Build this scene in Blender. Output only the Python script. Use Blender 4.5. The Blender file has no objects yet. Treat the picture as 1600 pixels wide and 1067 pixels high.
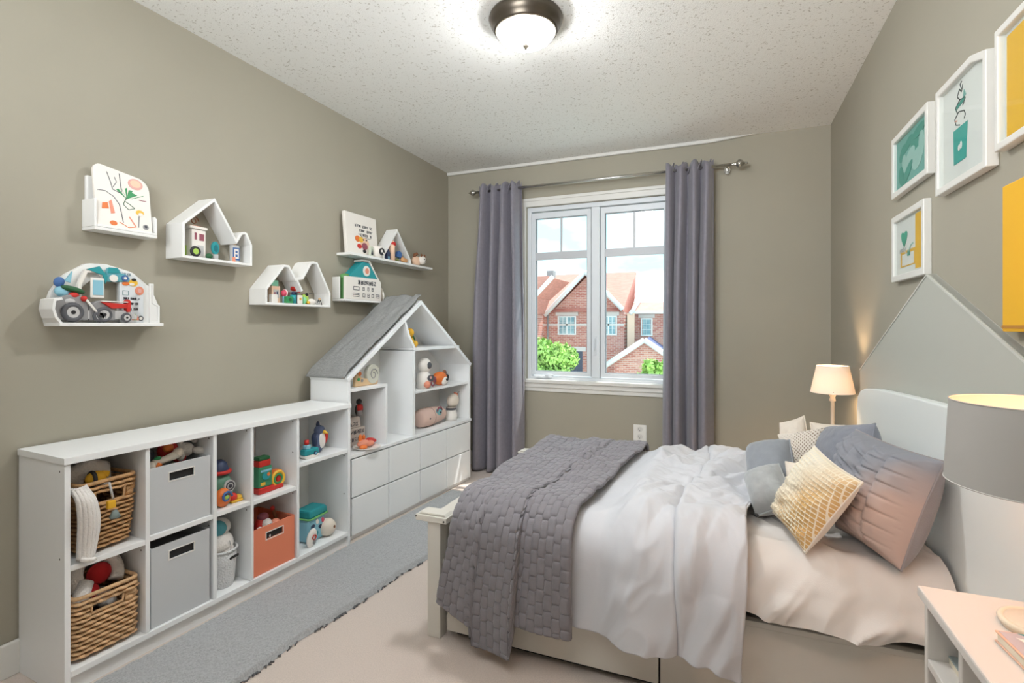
import bpy, bmesh, math, random
import numpy as np
from mathutils import Vector, Matrix

random.seed(7)
scn = bpy.context.scene
COL = scn.collection
PI = math.pi

# ------------------------------------------------------------------ camera, sky, lights, exposure
F_PX, YAW, HORIZON, EYE = 805.0, math.radians(22.4), 509.0, 1.27
cam_data = bpy.data.cameras.new('camera')
cam_data.sensor_width = 36.0
cam_data.lens = F_PX / 1600 * 36.0
cam_data.shift_y = -(533.5 - HORIZON) / 1600
cam_data.clip_start, cam_data.clip_end = 0.02, 300
cam = bpy.data.objects.new('camera', cam_data)
COL.objects.link(cam)
cam.location = (0, 0, EYE)
cam.rotation_euler = (PI / 2, 0, YAW)
scn.camera = cam

scn.view_settings.view_transform = 'Standard'
scn.view_settings.look = 'None'
scn.view_settings.gamma = 1
scn.view_settings.use_curve_mapping = False
scn.view_settings.exposure = 0.26

world = bpy.data.worlds.new('sky')
scn.world = world
world.use_nodes = True
wn, wl = world.node_tree.nodes, world.node_tree.links
bg = wn['Background']
tc = wn.new('ShaderNodeTexCoord')
no = wn.new('ShaderNodeTexNoise'); no.inputs['Scale'].default_value = 6.0; no.inputs['Detail'].default_value = 6
mp = wn.new('ShaderNodeMapping'); mp.inputs['Scale'].default_value = (1, 1, 2.4)
cr = wn.new('ShaderNodeValToRGB')
cr.color_ramp.elements[0].position = 0.42; cr.color_ramp.elements[0].color = (0.42, 0.72, 0.80, 1)
cr.color_ramp.elements[1].position = 0.62; cr.color_ramp.elements[1].color = (0.72, 0.86, 0.90, 1)
wl.new(tc.outputs['Generated'], mp.inputs['Vector']); wl.new(mp.outputs['Vector'], no.inputs['Vector'])
wl.new(no.outputs['Fac'], cr.inputs['Fac']); wl.new(cr.outputs['Color'], bg.inputs['Color'])
bg.inputs['Strength'].default_value = 2.0

def lamp(name, kind, energy, color, loc, rot=(0, 0, 0), size=0.1, size_y=None, parent=None, spread=None):
    l = bpy.data.lights.new(name, kind)
    l.energy, l.color = energy, color
    if kind == 'AREA':
        l.size = size
        if size_y: l.shape = 'RECTANGLE'; l.size_y = size_y
        if spread: l.spread = spread
    elif kind == 'POINT': l.shadow_soft_size = size
    elif kind == 'SUN': l.angle = size
    o = bpy.data.objects.new(name, l); COL.objects.link(o)
    o.location, o.rotation_euler = loc, rot
    if parent: o.parent = parent
    return o

sun_dir = Vector((-0.31, -0.38, -1.0))
sun = lamp('sun', 'SUN', 5.5, (1, 0.95, 0.86), (0, 8, 12), size=0.012)
sun.rotation_euler = sun_dir.to_track_quat('-Z', 'Y').to_euler()
# added unseen fill lights: one overhead, one washing the ceiling, one behind the camera
lamp('overhead_fill_light', 'AREA', 11, (0.93, 0.97, 1.0), (-0.85, 0.35, 2.66), (0, 0, 0), 2.4, 1.4)
lamp('ceiling_fill_light', 'AREA', 37, (0.92, 0.965, 1.0), (-0.8, -0.6, 1.95), (math.radians(112), 0, 0), 1.3, 0.6, spread=math.radians(115))
lamp('room_fill_light', 'AREA', 6, (0.93, 0.97, 1.0), (-0.85, -3.6, 1.6), (math.radians(91), 0, 0), 2.8, 2.0)

# ------------------------------------------------------------------ measuring helpers (photo ray -> point on a real plane)
CY, SY = math.cos(YAW), math.sin(YAW)
def ray(px, py):
    xc = (px - 800) / F_PX
    return Vector((xc * CY - SY, xc * SY + CY, -(py - HORIZON) / F_PX))
def P(px, py, axis, val):
    r, o = ray(px, py), Vector((0, 0, EYE)); i = 'xyz'.index(axis)
    return o + r * ((val - o[i]) / r[i])
def PV(px, py, A, B, off=0.0):
    """(distance along A->B, height) where the sight line meets the vertical plane through A, B moved OFF to its left."""
    A, B = Vector(A), Vector(B); ex = (B - A).normalized(); n = Vector((-ex.y, ex.x)); a = A + n * off
    r = ray(px, py); t = a.dot(n) / (r.x * n.x + r.y * n.y); p = Vector((r.x * t, r.y * t)) - a
    return p.dot(ex), EYE + t * r.z

# ------------------------------------------------------------------ materials
def lin(c):
    return tuple(((v / 255) / 12.92 if v / 255 <= 0.04045 else ((v / 255 + 0.055) / 1.055) ** 2.4) for v in c) + (1.0,)
MATS = {}
def M(name, rgb, rough=0.5, var=0.0, vscale=8.0, bump=0.0, bscale=60.0, metal=0.0, coat=0.0, sheen=0.0, stretch=None, rgb2=None, detail=4):
    if name in MATS: return MATS[name]
    m = bpy.data.materials.new(name); m.use_nodes = True; MATS[name] = m
    nt = m.node_tree; b = nt.nodes['Principled BSDF']
    b.inputs['Base Color'].default_value = lin(rgb); b.inputs['Roughness'].default_value = rough
    b.inputs['Metallic'].default_value = metal; b.inputs['Coat Weight'].default_value = coat
    b.inputs['Sheen Weight'].default_value = sheen
    co = nt.nodes.new('ShaderNodeTexCoord'); vec = co.outputs['Object']
    if stretch:
        mpn = nt.nodes.new('ShaderNodeMapping'); mpn.inputs['Scale'].default_value = stretch
        nt.links.new(vec, mpn.inputs['Vector']); vec = mpn.outputs['Vector']
    if var or rgb2:
        n = nt.nodes.new('ShaderNodeTexNoise'); n.inputs['Scale'].default_value = vscale; n.inputs['Detail'].default_value = detail
        nt.links.new(vec, n.inputs['Vector'])
        r = nt.nodes.new('ShaderNodeValToRGB'); c = lin(rgb)
        r.color_ramp.elements[0].position, r.color_ramp.elements[1].position = 0.35, 0.65
        if rgb2: r.color_ramp.elements[0].color, r.color_ramp.elements[1].color = c, lin(rgb2)
        else:
            r.color_ramp.elements[0].color = tuple(max(0, v * (1 - var)) for v in c[:3]) + (1,)
            r.color_ramp.elements[1].color = tuple(min(1, v * (1 + var)) for v in c[:3]) + (1,)
        nt.links.new(n.outputs['Fac'], r.inputs['Fac']); nt.links.new(r.outputs['Color'], b.inputs['Base Color'])
    if bump:
        n = nt.nodes.new('ShaderNodeTexNoise'); n.inputs['Scale'].default_value = bscale; n.inputs['Detail'].default_value = 3
        nt.links.new(vec, n.inputs['Vector'])
        bp = nt.nodes.new('ShaderNodeBump'); bp.inputs['Strength'].default_value = bump; bp.inputs['Distance'].default_value = 0.01
        nt.links.new(n.outputs['Fac'], bp.inputs['Height']); nt.links.new(bp.outputs['Normal'], b.inputs['Normal'])
    return m

def translucent(name, rgb, mix, rough=0.9, through=None):
    m = bpy.data.materials.new(name); m.use_nodes = True; nt = m.node_tree; MATS[name] = m
    out = nt.nodes['Material Output']; b = nt.nodes['Principled BSDF']
    b.inputs['Base Color'].default_value = lin(rgb); b.inputs['Roughness'].default_value = rough
    t = nt.nodes.new('ShaderNodeBsdfTranslucent'); t.inputs['Color'].default_value = lin(through or rgb)
    x = nt.nodes.new('ShaderNodeMixShader'); x.inputs['Fac'].default_value = mix
    nt.links.new(b.outputs[0], x.inputs[1]); nt.links.new(t.outputs[0], x.inputs[2]); nt.links.new(x.outputs[0], out.inputs['Surface'])
    return m

def emit(name, rgb, s):
    m = bpy.data.materials.new(name); m.use_nodes = True; nt = m.node_tree; MATS[name] = m
    b = nt.nodes['Principled BSDF']; b.inputs['Base Color'].default_value = lin(rgb)
    b.inputs['Emission Color'].default_value = lin(rgb); b.inputs['Emission Strength'].default_value = s
    return m

def pane_glass(name, tint=(250, 253, 255)):
    m = bpy.data.materials.new(name); m.use_nodes = True; nt = m.node_tree; MATS[name] = m
    out = nt.nodes['Material Output']; nt.nodes.remove(nt.nodes['Principled BSDF'])
    t = nt.nodes.new('ShaderNodeBsdfTransparent'); t.inputs['Color'].default_value = lin(tint)
    g = nt.nodes.new('ShaderNodeBsdfGlossy'); g.inputs['Roughness'].default_value = 0.02
    lw = nt.nodes.new('ShaderNodeLayerWeight'); lw.inputs['Blend'].default_value = 0.5
    pw = nt.nodes.new('ShaderNodeMath'); pw.operation = 'POWER'; pw.inputs[1].default_value = 5; nt.links.new(lw.outputs['Facing'], pw.inputs[0])
    f = nt.nodes.new('ShaderNodeMath'); f.operation = 'MULTIPLY_ADD'; f.inputs[1].default_value = 0.35; f.inputs[2].default_value = 0.02; nt.links.new(pw.outputs[0], f.inputs[0])
    x = nt.nodes.new('ShaderNodeMixShader')
    nt.links.new(f.outputs[0], x.inputs[0]); nt.links.new(t.outputs[0], x.inputs[1]); nt.links.new(g.outputs[0], x.inputs[2]); nt.links.new(x.outputs[0], out.inputs['Surface'])
    return m

# the room
WALL = M('wall_paint', (166, 160, 144), 0.75, var=0.02, vscale=2.0, bump=0.03, bscale=300)
CEIL = M('popcorn_ceiling', (214, 211, 204), 0.9)
nt = CEIL.node_tree; b = nt.nodes['Principled BSDF']
co = nt.nodes.new('ShaderNodeTexCoord')
n1 = nt.nodes.new('ShaderNodeTexNoise'); n1.inputs['Scale'].default_value = 150; n1.inputs['Detail'].default_value = 3
n2 = nt.nodes.new('ShaderNodeTexNoise'); n2.inputs['Scale'].default_value = 85; n2.inputs['Detail'].default_value = 2
r2 = nt.nodes.new('ShaderNodeValToRGB'); r2.color_ramp.elements[0].position = 0.30; r2.color_ramp.elements[0].color = lin((194, 189, 180)); r2.color_ramp.elements[1].position = 0.38; r2.color_ramp.elements[1].color = lin((240, 239, 235))
bp = nt.nodes.new('ShaderNodeBump'); bp.inputs['Strength'].default_value = 0.35; bp.inputs['Distance'].default_value = 0.01
for n in (n1, n2): nt.links.new(co.outputs['Object'], n.inputs['Vector'])
nt.links.new(n2.outputs['Fac'], r2.inputs['Fac']); nt.links.new(r2.outputs['Color'], b.inputs['Base Color'])
nt.links.new(n1.outputs['Fac'], bp.inputs['Height']); nt.links.new(bp.outputs['Normal'], b.inputs['Normal'])
CARPET = M('beige_carpet', (214, 199, 188), 0.95, var=0.07, vscale=220, bump=0.35, bscale=420, sheen=0.2)
TRIM = M('white_trim_paint', (226, 224, 218), 0.4)
VINYL = M('white_window_vinyl', (222, 226, 230), 0.35)
WHITE = M('white_melamine', (246, 247, 247), 0.38, var=0.012, vscale=3)
WHITE_IN = M('white_shelf_paint', (240, 239, 236), 0.45)
BEDW = M('white_bed_lacquer', (219, 214, 204), 0.32)
HEADW = M('pale_headboard_lacquer', (241, 244, 241), 0.35)
PANELG = M('pale_grey_panel_paint', (188, 188, 178), 0.45)
GLASS = pane_glass('window_glass')
CHROME = M('brushed_nickel', (190, 188, 182), 0.25, metal=1.0)
BRONZE = M('dark_bronze_metal', (88, 80, 70), 0.35, metal=0.8)
DARK = M('dark_slot', (38, 36, 36), 0.8)
SCREW = M('small_dark_screw', (92, 86, 80), 0.5)
# textiles
CURT = M('grey_curtain_satin', (132, 128, 138), 0.55, var=0.05, vscale=40, bump=0.06, bscale=500, sheen=0.3)
QUILT = M('grey_quilt_cotton', (130, 126, 131), 0.85, var=0.05, vscale=30, bump=0.15, bscale=260, sheen=0.25)
DUVET = M('white_duvet_cotton', (206, 206, 210), 0.85, bump=0.05, bscale=300, sheen=0.15)
SHEET = M('white_sheet_cotton', (224, 218, 212), 0.85, bump=0.05, bscale=300)
MATTRESS = M('mattress_ticking', (228, 222, 214), 0.85)
GREYCUSHD = M('darker_grey_cushion_velvet', (138, 142, 148), 0.8, var=0.05, vscale=25, bump=0.1, bscale=200, sheen=0.4)
GREYCUSH = M('grey_cushion_velvet', (166, 168, 168), 0.8, var=0.05, vscale=25, bump=0.1, bscale=200, sheen=0.4)
SHAM = M('grey_sham_cotton', (150, 142, 142), 0.85, var=0.05, vscale=20, bump=0.12, bscale=240, sheen=0.25)
SHAMB = M('blue_grey_sham_cotton', (138, 140, 149), 0.85, var=0.05, vscale=20, bump=0.12, bscale=240, sheen=0.25)
CREAM = M('cream_cotton', (230, 218, 203), 0.85, bump=0.06, bscale=200)
RUG = M('grey_rug_pile', (176, 177, 178), 0.95, var=0.16, vscale=160, bump=0.5, bscale=330, sheen=0.3)
PLUSHW = M('white_plush', (234, 228, 222), 0.95, bump=0.4, bscale=160, sheen=0.5)
WICKER = M('honey_wicker', (196, 152, 104), 0.6, var=0.22, vscale=55, bump=0.25, bscale=180)
WICKER_L = M('light_wicker', (212, 172, 128), 0.6, var=0.2, vscale=55, bump=0.25, bscale=180)
ROOFCLOTH = M('grey_roof_felt', (148, 149, 148), 0.9, var=0.1, vscale=60, bump=0.5, bscale=90, stretch=(1, 1, 4))
BIN = M('white_bin_fabric', (204, 206, 208), 0.7, bump=0.05, bscale=300)
BINO = M('salmon_bin_fabric', (236, 138, 104), 0.7, bump=0.05, bscale=300)
# colours for toys and print
def C(name, rgb, rough=0.5): return M('toy_' + name, rgb, rough)
RED, ORANGE, YELLOW = C('red', (200, 44, 36)), C('orange', (228, 120, 52)), C('yellow', (236, 186, 60))
TEAL, BLUE, NAVY, LBLUE = C('teal', (40, 150, 156)), C('blue', (66, 104, 160)), C('navy', (46, 58, 88)), C('light_blue', (142, 196, 214))
GREEN, LIME, DGREEN = C('green', (52, 148, 88)), C('lime', (172, 206, 92)), C('dark_green', (36, 92, 54))
PINK, SALMON, PEACH = C('pink', (226, 170, 160)), C('salmon', (230, 146, 118)), C('peach', (238, 200, 172))
BLACK, GREY, LGREY, DGREY = C('black', (40, 38, 40)), C('grey', (150, 148, 148)), C('light_grey', (196, 194, 192)), C('dark_grey', (86, 86, 90))
OFFW, WOOD, BROWN, MAROON = C('off_white', (238, 232, 224)), C('wood', (216, 182, 140)), C('brown', (130, 82, 52)), C('maroon', (150, 82, 96))
TAUPE, GOLD = C('taupe', (190, 178, 168)), C('gold', (232, 176, 40))
INK = C('ink', (62, 62, 70))

# ------------------------------------------------------------------ mesh builder
class MB:
    def __init__(self): self.v, self.f, self.mi, self.sm, self.mats = [], [], [], [], []
    def _m(self, m):
        if m is None: return 0
        if m not in self.mats: self.mats.append(m)
        return self.mats.index(m)
    def add(self, vs, fs, m=None, smooth=False):
        o = len(self.v); self.v.extend(tuple(p) for p in vs); k = self._m(m)
        for f in fs: self.f.append(tuple(o + i for i in f)); self.mi.append(k); self.sm.append(smooth)
        return self
    def box(self, c, s, m=None, rot=None):
        x, y, z = (q / 2 for q in s)
        vs = [Vector((a * x, b_ * y, d * z)) for a in (-1, 1) for b_ in (-1, 1) for d in (-1, 1)]
        R = Matrix.Identity(3) if rot is None else (Matrix.Rotation(rot[2], 3, 'Z') @ Matrix.Rotation(rot[1], 3, 'Y') @ Matrix.Rotation(rot[0], 3, 'X'))
        vs = [R @ p + Vector(c) for p in vs]
        return self.add(vs, [(0, 1, 3, 2), (4, 6, 7, 5), (0, 4, 5, 1), (2, 3, 7, 6), (0, 2, 6, 4), (1, 5, 7, 3)], m)
    def bb(self, a, b_, m=None):
        return self.box([(p + q) / 2 for p, q in zip(a, b_)], [abs(q - p) for p, q in zip(a, b_)], m)
    def sph(self, c, r, m=None, seg=16, rings=10, rot=None):
        if not hasattr(r, '__len__'): r = (r, r, r)
        R = Matrix.Identity(3) if rot is None else (Matrix.Rotation(rot[2], 3, 'Z') @ Matrix.Rotation(rot[1], 3, 'Y') @ Matrix.Rotation(rot[0], 3, 'X'))
        vs = [(0, 0, 1)] + [(math.sin(PI * i / rings) * math.cos(2 * PI * j / seg), math.sin(PI * i / rings) * math.sin(2 * PI * j / seg), math.cos(PI * i / rings)) for i in range(1, rings) for j in range(seg)] + [(0, 0, -1)]
        vs = [R @ Vector((p[0] * r[0], p[1] * r[1], p[2] * r[2])) + Vector(c) for p in vs]
        n = len(vs) - 1; fs = []
        for j in range(seg):
            k = (j + 1) % seg
            fs.append((0, 1 + j, 1 + k)); fs.append((n, n - seg + k, n - seg + j))
            for i in range(rings - 2): a = 1 + i * seg; fs.append((a + j, a + seg + j, a + seg + k, a + k))
        return self.add(vs, fs, m, True)
    def tube(self, pts, r, m=None, seg=8, closed=False, caps=True, flat=1.0):
        pts = [Vector(p) for p in pts]; n = len(pts); vs, fs = [], []; prev = None
        for i, p in enumerate(pts):
            a = pts[(i - 1) % n] if (closed or i) else p; c = pts[(i + 1) % n] if (closed or i < n - 1) else p
            t = (c - a).normalized() if (c - a).length > 1e-9 else Vector((0, 0, 1))
            if prev is None:
                u = t.cross(Vector((0, 0, 1)))
                if u.length < 0.05: u = t.cross(Vector((0, 1, 0)))
            else: u = prev - t * prev.dot(t)
            u.normalize(); prev = u; w = t.cross(u); rr = r[i] if hasattr(r, '__len__') else r
            vs += [p + u * (rr * flat * math.cos(2 * PI * k / seg)) + w * (rr * math.sin(2 * PI * k / seg)) for k in range(seg)]
        for i in range(n if closed else n - 1):
            a, c = i * seg, ((i + 1) % n) * seg
            for k in range(seg): q = (k + 1) % seg; fs.append((a + k, a + q, c + q, c + k))
        if not closed and caps: fs.append(tuple(range(seg - 1, -1, -1))); fs.append(tuple((n - 1) * seg + k for k in range(seg)))
        return self.add(vs, fs, m, True)
    def cyl(self, p0, p1, r0, r1=None, m=None, seg=16): return self.tube([p0, p1], [r0, r0 if r1 is None else r1], m, seg)
    def lathe(self, prof, c=(0, 0, 0), m=None, seg=24, axis='z'):
        vs, fs = [], []
        for r, z in prof:
            for k in range(seg):
                a = 2 * PI * k / seg; q = (r * math.cos(a), r * math.sin(a), z)
                if axis == 'x': q = (z, q[0], q[1])
                if axis == 'y': q = (q[0], z, q[1])
                vs.append((q[0] + c[0], q[1] + c[1], q[2] + c[2]))
        for i in range(len(prof) - 1):
            for k in range(seg): q = (k + 1) % seg; fs.append((i * seg + k, i * seg + q, (i + 1) * seg + q, (i + 1) * seg + k))
        return self.add(vs, fs, m, True)
    def prism(self, poly, y0, y1, m=None, smooth=False):
        """polygon in XZ extruded along Y"""
        n = len(poly); vs = [(x, y0, z) for x, z in poly] + [(x, y1, z) for x, z in poly]
        fs = [tuple(range(n)), tuple(range(2 * n - 1, n - 1, -1))] + [(i, n + i, n + (i + 1) % n, (i + 1) % n) for i in range(n)]
        return self.add(vs, fs, m, smooth)
    def ring(self, outer, inner, y0, y1, m=None):
        """frame between two XZ outlines of equal point count"""
        n = len(outer); vs = [(x, y, z) for y in (y0, y1) for L in (outer, inner) for x, z in L]; fs = []
        for i in range(n):
            j = (i + 1) % n
            fs += [(i, j, n + j, n + i), (2 * n + i, 3 * n + i, 3 * n + j, 2 * n + j), (i, 2 * n + i, 2 * n + j, j), (n + i, n + j, 3 * n + j, 3 * n + i)]
        return self.add(vs, fs, m)
    def strip(self, path, t, y0, y1, m=None, closed=False):
        """board of thickness t following an XZ path, extruded along Y (mitred corners); t is to the left of the path"""
        n = len(path); out = []
        for i in range(n):
            p = Vector(path[i])
            a = Vector(path[i - 1]) if (i or closed) else None; c = Vector(path[(i + 1) % n]) if (i < n - 1 or closed) else None
            d1 = (p - a).normalized() if a is not None else None; d2 = (c - p).normalized() if c is not None else None
            if d1 is None: d1 = d2
            if d2 is None: d2 = d1
            n1, n2 = Vector((-d1.y, d1.x)), Vector((-d2.y, d2.x)); bis = (n1 + n2)
            if bis.length < 1e-6: bis = n1
            bis.normalize(); k = max(0.35, bis.dot(n1)); out.append(tuple(p + bis * (t / k)))
        segs = n if closed else n - 1
        vs = [(x, y, z) for y in (y0, y1) for L in (path, out) for x, z in L]; fs = []
        for i in range(segs):
            j = (i + 1) % n
            fs += [(i, j, n + j, n + i), (2 * n + i, 3 * n + i, 3 * n + j, 2 * n + j), (i, 2 * n + i, 2 * n + j, j), (n + i, n + j, 3 * n + j, 3 * n + i)]
        if not closed: fs += [(0, n, 3 * n, 2 * n), (n - 1, 3 * n - 1, 4 * n - 1, 2 * n - 1)]
        return self.add(vs, fs, m)
    def tor(self, c, R, r, m=None, axis='y', seg=24, s2=8):
        pts = []
        for k in range(seg):
            a = 2 * PI * k / seg; q = (math.cos(a) * R, math.sin(a) * R)
            pts.append({'y': (c[0] + q[0], c[1], c[2] + q[1]), 'z': (c[0] + q[0], c[1] + q[1], c[2]), 'x': (c[0], c[1] + q[0], c[2] + q[1])}[axis])
        return self.tube(pts, r, m, s2, closed=True)
    def disc(self, x, z, rx, rz, y0, y1, m=None, seg=20, rot=0.0):
        cr_, sr = math.cos(rot), math.sin(rot)
        return self.prism([(x + rx * math.cos(2 * PI * k / seg) * cr_ - rz * math.sin(2 * PI * k / seg) * sr, z + rx * math.cos(2 * PI * k / seg) * sr + rz * math.sin(2 * PI * k / seg) * cr_) for k in range(seg)], y0, y1, m)

def clean_normals(me):
    bm = bmesh.new(); bm.from_mesh(me); bmesh.ops.recalc_face_normals(bm, faces=bm.faces); bm.to_mesh(me); bm.free()

def obj(name, mb, m=None, parent=None, bevel=0.0, loc=None, kind=None, label=None, recalc=True, subsurf=0):
    me = bpy.data.meshes.new(name); me.from_pydata([tuple(p) for p in mb.v], [], mb.f)
    if mb.mats and m is not None and m not in mb.mats:
        pass
    mats = list(mb.mats) or [m]
    for q in mats: me.materials.append(q)
    me.polygons.foreach_set('material_index', mb.mi); me.polygons.foreach_set('use_smooth', mb.sm)
    if recalc: clean_normals(me)
    me.update()
    o = bpy.data.objects.new(name, me); COL.objects.link(o)
    if parent is not None: o.parent = parent
    if loc is not None: o.location = loc
    if bevel:
        bv = o.modifiers.new('bevel', 'BEVEL'); bv.width = bevel; bv.segments = 2; bv.limit_method = 'ANGLE'; bv.angle_limit = math.radians(50)
    if subsurf:
        ss = o.modifiers.new('subsurf', 'SUBSURF'); ss.levels = ss.render_levels = subsurf
    if kind: o['kind'] = kind
    if label: o['label'] = label
    return o

def tag(o, label, cat, group=None, kind=None):
    o['label'] = label; o['category'] = cat
    if group: o['group'] = group
    if kind: o['kind'] = kind
    return o
def thing(name, label, cat, loc=(0, 0, 0), rotz=0.0, group=None, rot=None):
    o = bpy.data.objects.new(name, None); o.empty_display_size = 0.05; COL.objects.link(o)
    o.location = loc; o.rotation_euler = rot or (0, 0, rotz)
    return tag(o, label, cat, group)
def struct(name, mb, m=None, parent=None, bevel=0.0):
    o = obj(name, mb, m, parent, bevel)
    if parent is None: o['kind'] = 'structure'
    return o

# ------------------------------------------------------------------ numpy noise
def vnoise(x, y, seed=0):
    x = np.asarray(x, float); y = np.asarray(y, float)
    xi, yi = np.floor(x).astype(np.int64), np.floor(y).astype(np.int64); xf, yf = x - xi, y - yi
    def h(a, c):
        n = (a * 374761393 + c * 668265263 + seed * 144269) & 0x7fffffff
        n = ((n ^ (n >> 13)) * 1274126177) & 0x7fffffff
        return ((n ^ (n >> 16)) & 0xffff) / 65535.0
    u, v = xf * xf * (3 - 2 * xf), yf * yf * (3 - 2 * yf)
    return (h(xi, yi) * (1 - u) + h(xi + 1, yi) * u) * (1 - v) + (h(xi, yi + 1) * (1 - u) + h(xi + 1, yi + 1) * u) * v
def fbm(x, y, seed=0, oct=3):
    s, a, t = 0, 0.5, 0
    for k in range(oct): s = s + a * vnoise(x * 2 ** k, y * 2 ** k, seed + k * 17); t += a; a *= 0.5
    return s / t
def ridge(x, y, seed=0): return 1 - np.abs(2 * fbm(x, y, seed, 2) - 1) * 2
def sstep(a, c, x): t = np.clip((x - a) / (c - a), 0, 1); return t * t * (3 - 2 * t)

def grid_mesh(name, X, Y, Z, m, parent=None, uv=None, thick=0.0, smooth=True, thick_off=-1.0):
    nu, nv = X.shape
    V = np.stack([X, Y, Z], -1).reshape(-1, 3)
    i = np.arange(nu * nv).reshape(nu, nv)
    Q = np.stack([i[:-1, :-1], i[1:, :-1], i[1:, 1:], i[:-1, 1:]], -1).reshape(-1, 4)
    me = bpy.data.meshes.new(name); me.from_pydata(V.tolist(), [], Q.tolist()); me.materials.append(m)
    me.polygons.foreach_set('use_smooth', [smooth] * len(me.polygons))
    if uv is not None:
        ul = me.uv_layers.new(name='uv'); li = np.empty(len(me.loops), dtype=np.int32); me.loops.foreach_get('vertex_index', li)
        ul.data.foreach_set('uv', np.stack(uv, -1).reshape(-1, 2)[li].astype(np.float32).ravel())
    me.update(); o = bpy.data.objects.new(name, me); COL.objects.link(o)
    if parent is not None: o.parent = parent
    if thick:
        s = o.modifiers.new('solid', 'SOLIDIFY'); s.thickness = thick; s.offset = thick_off
    return o

def strokes(mb, x, z, w, h, n, y, m, seed, t=0.0022, word=4):
    """printed letter-like marks: n characters in a row starting at (x, z) baseline"""
    rg = random.Random(seed); cw = w / n
    for k in range(n):
        if word and k % (word + 1) == word: continue
        x0, x1 = x + k * cw + cw * 0.12, x + k * cw + cw * 0.78; s = rg.randint(0, 127) | (1 << rg.randint(0, 3)) | (1 << rg.randint(3, 6))
        for bit, (a, c) in enumerate((((x0, z), (x0, z + h)), ((x1, z), (x1, z + h)), ((x0, z), (x1, z)), ((x0, z + h), (x1, z + h)), ((x0, z + h / 2), (x1, z + h / 2)), ((x0, z), (x1, z + h)), ((x0, z + h), (x1, z)))):
            if s >> bit & 1:
                d = Vector((c[0] - a[0], c[1] - a[1])); nrm = Vector((-d.y, d.x)).normalized() * t / 2
                mb.prism([(a[0] + nrm.x, a[1] + nrm.y), (c[0] + nrm.x, c[1] + nrm.y), (c[0] - nrm.x, c[1] - nrm.y), (a[0] - nrm.x, a[1] - nrm.y)], y, y - 0.0008, m)
def line2(mb, pts, t, y, m):
    for a, c in zip(pts[:-1], pts[1:]):
        d = Vector((c[0] - a[0], c[1] - a[1])); nrm = Vector((-d.y, d.x)).normalized() * t / 2
        mb.prism([(a[0] + nrm.x, a[1] + nrm.y), (c[0] + nrm.x, c[1] + nrm.y), (c[0] - nrm.x, c[1] - nrm.y), (a[0] - nrm.x, a[1] - nrm.y)], y, y - 0.0008, m)

def toy(name, label, cat, loc, rotz, parts, group=None, rot=None):
    """parts: (part name, MB already built, default material, bevel)"""
    t = thing(name, label, cat, loc, rotz, group, rot)
    for p in parts: obj(p[0], p[1], p[2] if len(p) > 2 else None, t, p[3] if len(p) > 3 else 0.0)
    return t

# ------------------------------------------------------------------ room shell
XL, XR, YB, YF, H = -2.40, 0.70, 4.25, -4.0, 2.70
WX0, WX1, WZ0, WZ1 = -1.61, -0.38, 0.80, 2.31          # window opening
struct('floor', MB().bb((XL - .1, YF - .1, -0.1), (XR + .1, YB + .16, 0)), CARPET)
struct('ceiling', MB().bb((XL - .1, YF - .1, H), (XR + .1, YB + .16, H + .1)), CEIL)
struct('wall_left', MB().bb((XL - .1, YF - .1, 0), (XL, YB + .16, H)), WALL)
struct('wall_right', MB().bb((XR, YF - .1, 0), (XR + .1, YB + .16, H)), WALL)
struct('wall_front', MB().bb((XL, YF - .1, 0), (XR, YF, H)), WALL)
w = MB()
w.bb((XL, YB, 0), (WX0, YB + .16, H)).bb((WX1, YB, 0), (XR, YB + .16, H)).bb((WX0, YB, 0), (WX1, YB + .16, WZ0)).bb((WX0, YB, WZ1), (WX1, YB + .16, H))
struct('wall_back', w, WALL)
struct('trim_1', MB().prism([(XL, 2.70), (XL, 2.672), (-0.1, 2.672), (0.25, 2.70)], YB, YB - .028), TRIM, bevel=.006)
def base(name, a, c):
    struct(name, MB().bb(a, c), TRIM, bevel=.006)
base('baseboard_back', (XL, YB - .016, 0), (XR, YB, .125))
base('baseboard_left', (XL, YF, 0), (XL + .016, YB - .016, .125))
base('baseboard_right', (XR - .016, YF, 0), (XR, YB - .016, .125))

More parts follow.
